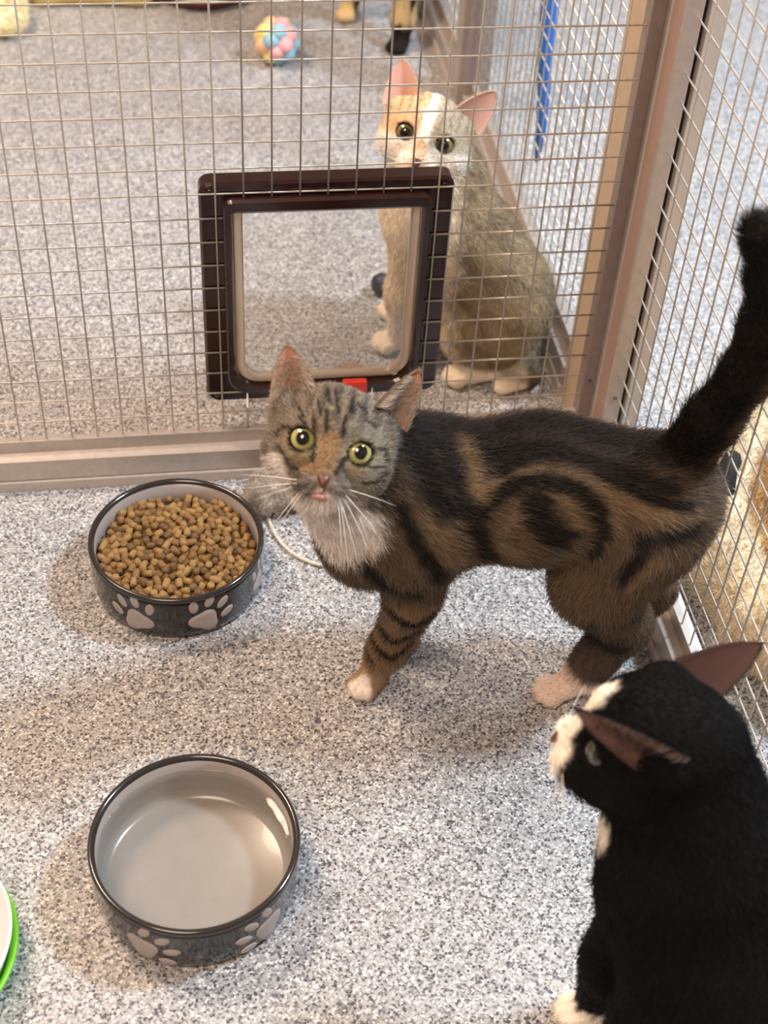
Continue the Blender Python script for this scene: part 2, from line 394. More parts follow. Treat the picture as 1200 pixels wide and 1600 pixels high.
for i in range(520):
    a = random.uniform(0, 2 * math.pi); r = .0715 * math.sqrt(random.random()); x, y = r * math.cos(a), r * math.sin(a)
    p = pellet(random.uniform(.0034, .0041), random.uniform(.0062, .009), 100 + i, 0)
    R = Matrix.Translation((KX + x, KY + y, heap(x, y) - random.uniform(.003, .009))) @ Matrix.Rotation(random.uniform(0, 6.28), 4, 'Z') @ Matrix.Rotation(random.gauss(1.57, .6), 4, 'X')
    mb.add([R @ Vector(v) for v in p.v], p.f)
prof = [(0, .0085), (.066, .0088), (.0745, .016), (.0745, .030), (.060, .0330), (.030, .0350), (0, .0360)]
mb.lathe(prof, 40, (KX, KY, 0))
tag(mb.build('kibble_underlayer', M_KIB[0], None, True), 'mass of brown kibble lying under the top pellets in the bowl', 'kibble', kind='stuff')

# lime and white dish at the left edge
dish = tag(empty('feeding_dish', (-.1235, -.5400, 0)), 'lime green dish with a white inside at the left edge of the floor', 'dish')
MB().lathe([(0, 0), (.070, 0), (.0765, .002), (.082, .010), (.0868, .022), (.0868, .0245), (.083, .0245), (.078, .012), (0, .008)], 80).build('shell', M_LIME, dish, True)
MB().lathe([(0, .009), (.055, .010), (.070, .018), (.0795, .0360), (.0822, .0400), (.0838, .0405), (.0842, .0390), (.0820, .0340), (.080, .0240), (.070, .012), (0, .0085)], 80).build('insert', M_WHITEP, dish, True)['label'] = 'white inner dish'

# blue strap hanging outside the next pen's side mesh
st = MB()
cen = [(.566, .408, .112), (.567, .412, .150), (.568, .425, .195), (.567, .438, .235), (.568, .452, .290), (.567, .470, .350), (.566, .485, .45), (.566, .50, .60)]
st.tube(cen, [.003, .0065, .008, .009, .010, .011, .011, .011], 12)
tag(st.build('strap', M_BLUE, None, True), 'bright blue webbing strap hanging down behind the far right mesh', 'strap')
# ------------------------------------------------------------------ organic shapes: smooth unions turned into one surface
def cap(a, b, ra, rb, k=.02, fl=None): return dict(t='c', a=np.array(a, float), b=np.array(b, float), ra=ra, rb=rb, k=k, fl=fl)
def ell(c, r, k=.02, rot=None, fl=None): return dict(t='e', c=np.array(c, float), r=np.array(r, float), R=np.eye(3) if rot is None else np.array(rot, float), k=k, fl=fl)
def cut(c, r, k=.004): return dict(t='x', c=np.array(c, float), r=np.array([r] * 3, float), R=np.eye(3), k=k, fl=None)
def chain(pts, rads, k=.02): return [cap(pts[i], pts[i + 1], rads[i], rads[i + 1], k) for i in range(len(pts) - 1)]
def pdist(p, X):
    if p['t'] == 'c':
        ab = p['b'] - p['a']; L = ab @ ab
        h = np.clip(((X - p['a']) @ ab) / L, 0, 1)
        return np.linalg.norm(X - (p['a'] + h[..., None] * ab), axis=-1) - (p['ra'] + (p['rb'] - p['ra']) * h)
    q = (X - p['c']) @ p['R']
    k0 = np.linalg.norm(q / p['r'], axis=-1); k1 = np.linalg.norm(q / p['r'] ** 2, axis=-1)
    return np.where(k1 > 1e-9, k0 * (k0 - 1) / np.maximum(k1, 1e-9), -p['r'].min())
def bounds(p):
    if p['t'] == 'c':
        r = max(p['ra'], p['rb']); return np.minimum(p['a'], p['b']) - r, np.maximum(p['a'], p['b']) + r
    e = np.sqrt(((p['R'] * p['r']) ** 2).sum(1)); return p['c'] - e, p['c'] + e
def surface(prims, h, zmin=None):
    B = [bounds(p) for p in prims if p['t'] != 'x']
    lo = np.min([b[0] for b in B], 0) - .012; hi = np.max([b[1] for b in B], 0) + .012
    n = np.ceil((hi - lo) / h).astype(int) + 1
    F = np.full(n, .03, np.float32)
    for p in prims:
        b0, b1 = bounds(p); mg = p['k'] + 2 * h + .006
        i0 = np.clip(np.floor((b0 - mg - lo) / h).astype(int), 0, n - 1); i1 = np.clip(np.ceil((b1 + mg - lo) / h).astype(int) + 1, 1, n)
        ax = [lo[j] + h * np.arange(i0[j], i1[j]) for j in range(3)]
        X = np.stack(np.meshgrid(*ax, indexing='ij'), -1)
        d = pdist(p, X); sl = tuple(slice(i0[j], i1[j]) for j in range(3)); f = F[sl]; k = p['k']
        if p['t'] == 'x':
            d = -d; hh = np.maximum(k - np.abs(f - d), 0) / k; F[sl] = np.maximum(f, d) + hh * hh * k * .25
        else:
            hh = np.maximum(k - np.abs(f - d), 0) / k; F[sl] = np.minimum(f, d) - hh * hh * k * .25
    if zmin is not None:
        z = lo[2] + h * np.arange(n[2]); F = np.maximum(F, (zmin - z)[None, None, :].astype(np.float32))
    S = F < 0
    cnt = np.zeros(n - 1, np.int8)
    offs = [(i, j, k) for i in (0, 1) for j in (0, 1) for k in (0, 1)]
    for o in offs: cnt += S[o[0]:n[0] - 1 + o[0], o[1]:n[1] - 1 + o[1], o[2]:n[2] - 1 + o[2]]
    cells = np.argwhere((cnt > 0) & (cnt < 8))
    val = np.stack([F[cells[:, 0] + o[0], cells[:, 1] + o[1], cells[:, 2] + o[2]] for o in offs], 1)
    acc = np.zeros((len(cells), 3)); c = np.zeros(len(cells))
    for a in range(8):
        for b in range(a + 1, 8):
            oa, ob = np.array(offs[a]), np.array(offs[b])
            if np.abs(oa - ob).sum() != 1: continue
            m = (val[:, a] < 0) != (val[:, b] < 0)
            t = np.where(m, val[:, a] / np.where(m, val[:, a] - val[:, b], 1), 0)
            acc += m[:, None] * (oa + t[:, None] * (ob - oa)); c += m
    V = lo + h * (cells + acc / c[:, None])
    idx = np.full(n - 1, -1, np.int64); idx[tuple(cells.T)] = np.arange(len(cells))
    Q = []
    for ax in range(3):
        u, w = [(1, 2), (2, 0), (0, 1)][ax]
        A = [slice(None)] * 3; Bs = [slice(None)] * 3; A[ax] = slice(0, n[ax] - 1); Bs[ax] = slice(1, n[ax])
        E = np.argwhere(S[tuple(A)] != S[tuple(Bs)])
        E = E[(E[:, u] > 0) & (E[:, w] > 0) & (E[:, u] < n[u] - 1) & (E[:, w] < n[w] - 1)]
        ins = S[tuple(E.T)]
        def cell(du, dw):
            e = E.copy(); e[:, u] -= du; e[:, w] -= dw; return idx[tuple(e.T)]
        q = np.stack([cell(1, 1), cell(0, 1), cell(0, 0), cell(1, 0)], 1)
        q[~ins] = q[~ins][:, ::-1]; Q.append(q)
    return V, np.concatenate(Q)
def np_mesh(name, V, Q, mats, cols=None):
    me = bpy.data.meshes.new(name); me.from_pydata(V.tolist(), [], Q.tolist())
    for m in (mats if isinstance(mats, list) else [mats]): me.materials.append(m)
    me.polygons.foreach_set('use_smooth', [True] * len(Q))
    if cols is not None: set_col(me, cols)
    me.update(); return me
def set_col(me, cols):
    a = me.color_attributes.new('Col', 'FLOAT_COLOR', 'POINT')
    a.data.foreach_set('color', np.concatenate([cols, np.ones((len(cols), 1))], 1).astype(np.float32).ravel())
def noise3(X, s, seed=0):
    """cheap smooth pseudo-noise in -1..1"""
    r = np.random.default_rng(seed); o = np.zeros(len(X))
    for i in range(6):
        k = r.normal(size=3) * s; o += np.sin(X @ k + r.uniform(0, 6.28))
    return o / 3
def vnorms(V, Q):
    nn = np.cross(V[Q[:, 2]] - V[Q[:, 0]], V[Q[:, 3]] - V[Q[:, 1]]); N = np.zeros_like(V)
    for k in range(4): np.add.at(N, Q[:, k], nn)
    return N / np.maximum(np.linalg.norm(N, axis=1, keepdims=True), 1e-12)
def fur(name, V, Q, n, lenf, colf, flowf, material, parent, lift=.45, rad=.00016, curl=0.0, weight=None, seed=1, tick=None):
    """individual hairs as curves: root on the skin, combed along flowf"""
    r = np.random.default_rng(seed); N = vnorms(V, Q)
    A = np.linalg.norm(np.cross(V[Q[:, 2]] - V[Q[:, 0]], V[Q[:, 3]] - V[Q[:, 1]]), axis=1)
    if weight is not None: A = A * weight(V[Q].mean(1))
    fi = r.choice(len(Q), n, p=A / A.sum()); a, b = r.random(n), r.random(n)
    w = np.stack([(1 - a) * (1 - b), a * (1 - b), a * b, (1 - a) * b], 1)
    P = (V[Q[fi]] * w[..., None]).sum(1); Nn = (N[Q[fi]] * w[..., None]).sum(1); Nn /= np.linalg.norm(Nn, axis=1, keepdims=True)
    L = lenf(P) * r.uniform(.65, 1.2, n); keep = L > 1e-5
    P, Nn, L = P[keep], Nn[keep], L[keep]; n = len(P)
    T = flowf(P); T = T - Nn * (T * Nn).sum(1, keepdims=True); T /= np.maximum(np.linalg.norm(T, axis=1, keepdims=True), 1e-6)
    T += r.normal(size=(n, 3)) * .22
    D0 = Nn * (lift + .25) + T * .75; D0 /= np.linalg.norm(D0, axis=1, keepdims=True)
    D1 = Nn * lift * .45 + T; D1 /= np.linalg.norm(D1, axis=1, keepdims=True)
    K = 4; pos = np.zeros((n, K, 3)); pos[:, 0] = P - Nn * .0004
    for k in range(1, K):
        t = (k - 1) / (K - 2); d = D0 * (1 - t) + D1 * t + (r.normal(size=(n, 3)) * curl if curl else 0)
        pos[:, k] = pos[:, k - 1] + d * (L / (K - 1))[:, None]
    pos[..., 2] = np.maximum(pos[..., 2], .0006)
    cu = bpy.data.hair_curves.new(name); cu.add_curves([K] * n)
    cu.attributes['position'].data.foreach_set('vector', pos.astype(np.float32).ravel())
    ra = cu.attributes.get('radius') or cu.attributes.new('radius', 'FLOAT', 'POINT')
    ra.data.foreach_set('value', (np.array([1, .9, .6, .15])[None] * rad * r.uniform(.8, 1.2, (n, 1))).astype(np.float32).ravel())
    col = colf(P) * r.uniform(.62, 1.42, (n, 1))
    if tick is not None:                                 # agouti: some hairs carry a pale tip colour
        k = (r.random(n) < .13) * .5 * np.clip(col.mean(1) / .06, .12, 1); col = col * (1 - k[:, None]) + np.array(tick) * k[:, None]
    ca = cu.attributes.new('Col', 'FLOAT_COLOR', 'CURVE')
    ca.data.foreach_set('color', np.concatenate([col, np.ones((n, 1))], 1).astype(np.float32).ravel())
    cu.materials.append(material)
    o = bpy.data.objects.new(name, cu); COL.objects.link(o); o.parent = parent
    return o
def flow_from(prims, head=None):
    """hair runs along the nearest limb; on the head it runs away from the nose"""
    ps = [p for p in prims if p['t'] != 'x' and p.get('fl') is not None]
    def f(P):
        W = np.zeros(len(P)); T = np.zeros_like(P)
        for p in ps:
            w = np.exp(-np.maximum(pdist(p, P) + .004, 0) / .009) + 1e-9
            fl = p['fl']
            d = np.array(fl) if not callable(fl) else fl(P)
            T += w[:, None] * d; W += w
        return T / W[:, None]
    return f
def autoflow(prims, sign=1):
    for p in prims:
        if p['fl'] is None and p['t'] == 'c':
            d = p['b'] - p['a']; p['fl'] = d / max(np.linalg.norm(d), 1e-9) * sign
    return prims
def seg_dist(U, pl):
    d = np.full(len(U), 9.0)
    for a, b in zip(pl[:-1], pl[1:]):
        a = np.array(a); b = np.array(b); ab = b - a; t = np.clip(((U - a) @ ab) / max(ab @ ab, 1e-12), 0, 1)
        d = np.minimum(d, np.linalg.norm(U - (a + t[:, None] * ab), axis=1))
    return d
def sstep(e0, e1, x): t = np.clip((x - e0) / (e1 - e0), 0, 1); return t * t * (3 - 2 * t)
def strokes(U, S, soft=.5, nz=0):
    m = np.zeros(len(U))
    for pl, w in S: m = np.maximum(m, 1 - sstep(w * (1 - soft), w * (1 + soft), seg_dist(U, pl) + nz * w))
    return m
def mixc(c, d, m): return c * (1 - m[:, None]) + np.asarray(d)[None] * m[:, None]
def C3(r, g, b): return lin(np.array([r, g, b]) / 255.0)

# ------------------------------------------------------------------ cat head, ears, eyes (local frame: u to the viewer's right, v up, w out of the face)
def head_frame(origin, fwd, roll):
    f = Vector(fwd).normalized(); r = Vector((0, 0, 1)).cross(f).normalized(); u = f.cross(r)
    a = math.radians(roll); r2 = r * math.cos(a) - u * math.sin(a); u2 = u * math.cos(a) + r * math.sin(a)
    return np.array(origin, float), np.array([r2[:], u2[:], f[:]]).T
def head_prims(O, M, s=1.0):
    W = lambda p: O + M @ (np.array(p, float) * s)
    nose = W((0, -.022, .02))
    def away(P):
        d = P - nose; d = d - M[:, 2] * .012; return d / np.linalg.norm(d, axis=1, keepdims=True)
    E = lambda c, r, k=.012: ell(W(c), np.array(r) * s, k, M, away)
    out = [E((0, .007, -.042), (.041, .034, .044)), E((0, .016, -.022), (.031, .021, .025)), E((0, -.008, -.014), (.030, .026, .022))]
    for q in (-1, 1):
        out.append(E((q * .0375, .0150, -.036), (.0105, .0125, .014), .012))
        out += [E((q * .026, -.013, -.028), (.022, .022, .027)), E((q * .0085, -.0300, .0085), (.0125, .0105, .0135), .006)]
        out.append(dict(cap(W((q * .011, .0135, .0005)), W((q * .029, .0085, -.012)), .0055 * s, .005 * s, .010), fl=away))
    out.append(dict(cap(W((0, .014, -.006)), W((0, -.0195, .0155)), .0120 * s, .0075 * s, .010), fl=away))
    out.append(E((0, -.0405, .001), (.0105, .008, .011), .008))
    for q in (-1, 1): out.append(cut(W((q * .0205, 0, .0042)), .0098 * s, .003))
    for q in (-1, 1):                                    # upper and lower lids
        a = [(q * .0098, .0040, .0060), (q * .0145, .0098, .0054), (q * .0215, .0110, .0034), (q * .0295, .0068, -.0014)]
        l = [(q * .0100, -.0048, .0062), (q * .0165, -.0098, .0044), (q * .0238, -.0100, .0020), (q * .0298, -.0045, -.0014)]
        for P in (a, l):
            for x, y in zip(P[:-1], P[1:]): out.append(dict(cap(W(x), W(y), (.0024 if P is a else .0019) * s, (.0024 if P is a else .0019) * s, .0025), fl=away))
    return out
def add_ear(parent, O, M, base, tip, wid, opening, half, outer_c, inner_c, depth=.015, s=1.0, tuft=None, seed=3, hair=None):
    """cupped leaf: wid = direction across, opening = direction the cup faces (head frame)"""
    b = np.array(base, float); ax = np.array(tip, float) - b; L = np.linalg.norm(ax); ax /= L
    op = np.array(opening, float); op -= ax * (op @ ax); op /= np.linalg.norm(op)
    wd = np.array(wid, float); wd -= ax * (wd @ ax) + op * (wd @ op); wd /= np.linalg.norm(wd)
    nt, ns = 20, 15; V = []; C = []; outer_c = np.array(outer_c); inner_c = np.array(inner_c)
    for side in (0, 1):
        for i in range(nt):
            t = i / (nt - 1)
            w = half * (max(0, 1 - t ** 1.55)) ** .80 * (1.06 - .10 * t) + .0034 * (1 - t ** 7)
            for j in range(ns):
                q = -1 + 2 * j / (ns - 1)
                p = b + ax * L * (t * (1 - .05 * q * q)) + wd * w * q + op * depth * (q * q - .45) * (1 - t) ** .8
                th = .0020 * (1 - abs(q) ** 4) * (1 - .6 * t) + .0004
                p = p + op * (th * .3 if side == 0 else -th)
                V.append(O + M @ (p * s))
                if side: C.append(outer_c)
                else:
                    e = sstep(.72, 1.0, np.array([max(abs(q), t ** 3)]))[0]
                    k = inner_c * (1 - .45 * (1 - t) * (1 - abs(q)))  # shade of the cup painted in: darker towards the base centre
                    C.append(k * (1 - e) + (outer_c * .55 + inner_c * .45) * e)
    F = []
    g = lambda s_, i, j: s_ * nt * ns + i * ns + j
    fin, fout = [], []
    for i in range(nt - 1):
        for j in range(ns - 1):
            fin.append((g(0, i, j), g(0, i, j + 1), g(0, i + 1, j + 1), g(0, i + 1, j))); fout.append((g(1, i, j + 1), g(1, i, j), g(1, i + 1, j), g(1, i + 1, j + 1)))
        F.append((g(0, i, 0), g(0, i + 1, 0), g(1, i + 1, 0), g(1, i, 0))); F.append((g(0, i + 1, ns - 1), g(0, i, ns - 1), g(1, i, ns - 1), g(1, i + 1, ns - 1)))
    for j in range(ns - 1): F.append((g(0, nt - 1, j), g(0, nt - 1, j + 1), g(1, nt - 1, j + 1), g(1, nt - 1, j)))
    V = np.array(V)
    if np.dot(np.cross(V[fin[100][1]] - V[fin[100][0]], V[fin[100][3]] - V[fin[100][0]]), M @ op) < 0:
        fin = [f[::-1] for f in fin]; fout = [f[::-1] for f in fout]
    me = np_mesh('ear', V, np.array(fin + fout + F), M_COAT, np.array(C)); o = bpy.data.objects.new('ear', me); COL.objects.link(o); o.parent = parent
    axw = M @ ax; hair = hair or M_HAIR
    fl = lambda P: np.repeat(axw[None], len(P), 0)
    fur('ear_fur', V, np.array(fout), 2600, lambda P: np.full(len(P), .0032), tone3(outer_c), fl, hair, o, .3, .00014, .05, None, seed)
    if tuft is not None:
        h = lambda P: ((P - (O + M @ (b * s))) @ axw) / (L * s)
        fur('ear_tuft', V, np.array(fin), 900, lambda P: .0100 * (1 - .7 * np.clip(h(P), 0, 1)) * (h(P) < .75), tone3(tuft), fl, hair, o, .9, .00015, .10, None, seed + 1)
def tone3(c): return lambda P: np.repeat(np.array(c)[None], len(P), 0)
def add_eye(parent, O, M, c, r, iris, gaze=(0, 0, 1), pupil=.0042, s=1.0):
    z = np.array(gaze, float); z /= np.linalg.norm(z); x = np.cross((0, 1, 0), z); x /= np.linalg.norm(x); y = np.cross(z, x)
    V = []; C = []; F = []; nr, na = 30, 40; iris = np.array(iris)
    for i in range(nr):
        th = (i / (nr - 1)) * math.pi * .62; rr = r * math.sin(th)
        if rr < pupil: col = C3(8, 8, 9)
        elif rr < r * .80: k = (rr - pupil) / (r * .80 - pupil); col = iris * (.72 + .55 * math.sin(k * 2.6)) 
        else: col = C3(30, 22, 16)
        for j in range(na):
            q = 2 * math.pi * j / na; k = .9 if rr < pupil * 1.25 else 1
            p = np.array(c) + (x * math.cos(q) * k + y * math.sin(q)) * rr + z * r * math.cos(th)
            V.append(O + M @ (p * s)); C.append(col * (1 + .12 * math.sin(q * 17)))
    for i in range(nr - 1):
        for j in range(na): F.append((i * na + j, (i + 1) * na + j, (i + 1) * na + (j + 1) % na, i * na + (j + 1) % na))
    F = [f[::-1] for f in F]
    o = bpy.data.objects.new('eye', np_mesh('eye', np.array(V), np.array(F), M_EYE, np.array(C))); COL.objects.link(o); o.parent = parent
def add_nose(parent, O, M, c, s=1.0, m=None):
    V = []; F = []; nu, nv = 14, 10
    for i in range(nv + 1):
        th = math.pi * i / nv
        for j in range(nu):
            q = 2 * math.pi * j / nu; v = math.cos(th); w = math.sin(th)
            p = np.array((.0068 * w * math.cos(q) * (.62 + .42 * v), .0056 * v, .0042 * w * math.sin(q) - .0016 * v)) + np.array(c)
            V.append(O + M @ (p * s))
    for i in range(nv):
        for j in range(nu): F.append((i * nu + j, i * nu + (j + 1) % nu, (i + 1) * nu + (j + 1) % nu, (i + 1) * nu + j))
    o = bpy.data.objects.new('nose', np_mesh('nose', np.array(V), np.array(F), m or M_NOSE)); COL.objects.link(o); o.parent = parent
def add_mouth(parent, O, M, s=1.0):
    mb = MB()
    L = [(-.0085, -.0372, .0140), (-.0045, -.0372, .0182), (0, -.0358, .0203), (.0045, -.0372, .0182), (.0085, -.0372, .0140)]
    mb.tube([O + M @ (np.array(p) * s) for p in L], [.0008, .0018, .0023, .0018, .0008], 8)
    mb.tube([O + M @ (np.array(p) * s) for p in ((0, -.0290, .0226), (0, -.0350, .0208))], [.0009, .0012], 8)
    mb.build('mouth', M_LIP, parent, True)
def add_whiskers(parent, O, M, spec, s=1.0):
    """spec: (root, tip) pairs in the head frame; each whisker sags a little"""
    for a, b in spec:
        a = np.array(a, float); b = np.array(b, float); P = []
        for k in range(9):
            t = k / 8; p = a + (b - a) * t + np.array((0, .10, .22)) * np.linalg.norm(b - a) * t * (1 - t)
            P.append(O + M @ (p * s))
        MB().tube(P, [.00042 * (1 - .8 * k / 8) for k in range(9)], 5).build('whisker', M_WHISK, parent, True)
def paw(c, d, s=1.0, w=.0125):
    """paw resting on the floor at c, toes towards d"""
    c = np.array(c, float); d = np.array([d[0], d[1], 0.0]); d /= np.linalg.norm(d); e = np.array([-d[1], d[0], 0])
    R = np.stack([d, e, np.array([0, 0, 1.0])], 1); o = [ell(c + np.array([0, 0, .0095 * s]), np.array([.0155, w * .95, .0100]) * s, .008, R, np.array([d[0], d[1], -.4]))]
    for k, (q, f) in enumerate(((-1.0, .010), (-.36, .0145), (.36, .0145), (1.0, .010))):
        o.append(ell(c + (d * f + e * q * w * .78) * s + np.array([0, 0, .0072 * s]), np.array([.0088, .0052, .0070]) * s, .0016, R, np.array([d[0], d[1], -.4])))
    return o
def body_obj(name, parent, prims, h, colf, material=None):
    V, Q = surface(prims, h, .0004)
    o = bpy.data.objects.new(name, np_mesh(name, V, Q, material or M_COAT, colf(V))); COL.objects.link(o); o.parent = parent
    return V, Q
# ------------------------------------------------------------------ tabby cat in the middle of the pen
T_DK, T_MID, T_LT, T_GREY, T_WH, T_GOLD = C3(22, 19, 18), C3(84, 71, 60), C3(134, 114, 90), C3(134, 125, 112), C3(248, 240, 234), C3(166, 134, 92)
DKB = [([(0.292, 0.013), (0.33, -0.004), (0.399, -0.019), (0.461, -0.003), (0.496, 0.016)], 0.0138), ([(0.346, 0.021), (0.396, 0.017), (0.443, 0.033), (0.485, 0.051)], 0.008), ([(0.286, 0.025), (0.294, 0.041), (0.307, 0.066)], 0.0107), ([(0.312, 0.012), (0.314, 0.041), (0.323, 0.071)], 0.0069), ([(0.33, 0.087), (0.342, 0.065), (0.362, 0.048), (0.387, 0.045), (0.412, 0.052), (0.428, 0.069), (0.434, 0.091), (0.427, 0.112)], 0.0059), ([(0.379, 0.062), (0.384, 0.08), (0.399, 0.096)], 0.0112), ([(0.326, 0.065), (0.335, 0.087), (0.347, 0.13)], 0.0069), ([(0.462, 0.093), (0.482, 0.091), (0.506, 0.089)], 0.0059), ([(0.456, 0.127), (0.466, 0.103)], 0.0048), ([(0.354, 0.037), (0.38, 0.022), (0.415, 0.024), (0.442, 0.041), (0.465, 0.056), (0.5, 0.066)], 0.0053), ([(0.241, 0.112), (0.267, 0.153), (0.293, 0.153)], 0.0048), ([(0.273, 0.066), (0.288, 0.1), (0.313, 0.142)], 0.0053)]
DKL = [([(0.251, 0.121), (0.272, 0.119), (0.295, 0.106), (0.312, 0.119)], 0.0045), ([(0.265, 0.089), (0.279, 0.079), (0.302, 0.091)], 0.0037), ([(0.267, 0.065), (0.28, 0.057), (0.296, 0.073)], 0.0032), ([(0.259, 0.053), (0.265, 0.044)], 0.0021), ([(0.436, 0.138), (0.453, 0.082), (0.476, 0.08)], 0.008), ([(0.456, 0.136), (0.483, 0.125)], 0.0043)]
LTB = [([(0.327, 0.012), (0.332, 0.03), (0.336, 0.058)], 0.0053), ([(0.34, 0.058), (0.358, 0.038), (0.389, 0.033), (0.418, 0.04), (0.438, 0.056), (0.443, 0.077), (0.434, 0.108)], 0.0045), ([(0.357, 0.089), (0.369, 0.062), (0.387, 0.057), (0.405, 0.064), (0.413, 0.085)], 0.0035), ([(0.297, 0.071), (0.308, 0.099), (0.323, 0.131)], 0.0085), ([(0.348, 0.102), (0.365, 0.118)], 0.0075), ([(0.448, 0.061), (0.47, 0.071), (0.507, 0.074)], 0.0064), ([(0.463, 0.134), (0.48, 0.112)], 0.0053)]
FDK = [([(-0.0088, 0.0237), (-0.0057, 0.0095)], 0.0015), ([(0.005, 0.0231), (0.0056, 0.0087)], 0.0015), ([(-0.0172, 0.0178), (-0.0131, 0.0053)], 0.0016), ([(-0.0109, 0.0362), (-0.0081, 0.03)], 0.0019), ([(0.0082, 0.0347), (0.008, 0.0265)], 0.0019), ([(-0.006, 0.0386), (-0.0006, 0.025)], 0.001), ([(-0.017, 0.0294), (-0.0129, 0.0205)], 0.001), ([(-0.0396, -0.0028), (-0.037, 0.004), (-0.0323, 0.0054)], 0.0015), ([(0.0342, 0.0058), (0.0389, 0.0051), (0.0432, -0.0028)], 0.0015), ([(-0.0131, 0.0053), (-0.0112, -0.0032), (-0.0104, -0.0131)], 0.0019), ([(0.0147, -0.0019), (0.0099, -0.0083), (0.0069, -0.0172)], 0.0019), ([(-0.0359, -0.0103), (-0.0274, -0.0189), (-0.0168, -0.024)], 0.0012), ([(0.0447, -0.0099), (0.0374, -0.0196), (0.0275, -0.0204)], 0.0015), ([(0.0317, -0.0086), (0.0428, -0.0069)], 0.001), ([(-0.0196, -0.0268), (-0.0104, -0.0252)], 0.0009), ([(-0.0187, -0.0316), (-0.0094, -0.0289)], 0.0009), ([(-0.0158, -0.0348), (-0.0092, -0.0329)], 0.0007), ([(0.0112, -0.025), (0.0174, -0.0273)], 0.001), ([(0.0118, -0.0289), (0.0194, -0.0308)], 0.0009), ([(-0.0279, 0.0147), (-0.0206, 0.0102)], 0.0012), ([(0.0208, 0.0241), (0.0285, 0.0203)], 0.0012), ([(0.012, 0.0337), (0.021, 0.0287)], 0.0012), ([(-0.0299, 0.0217), (-0.0242, 0.0158)], 0.001)]

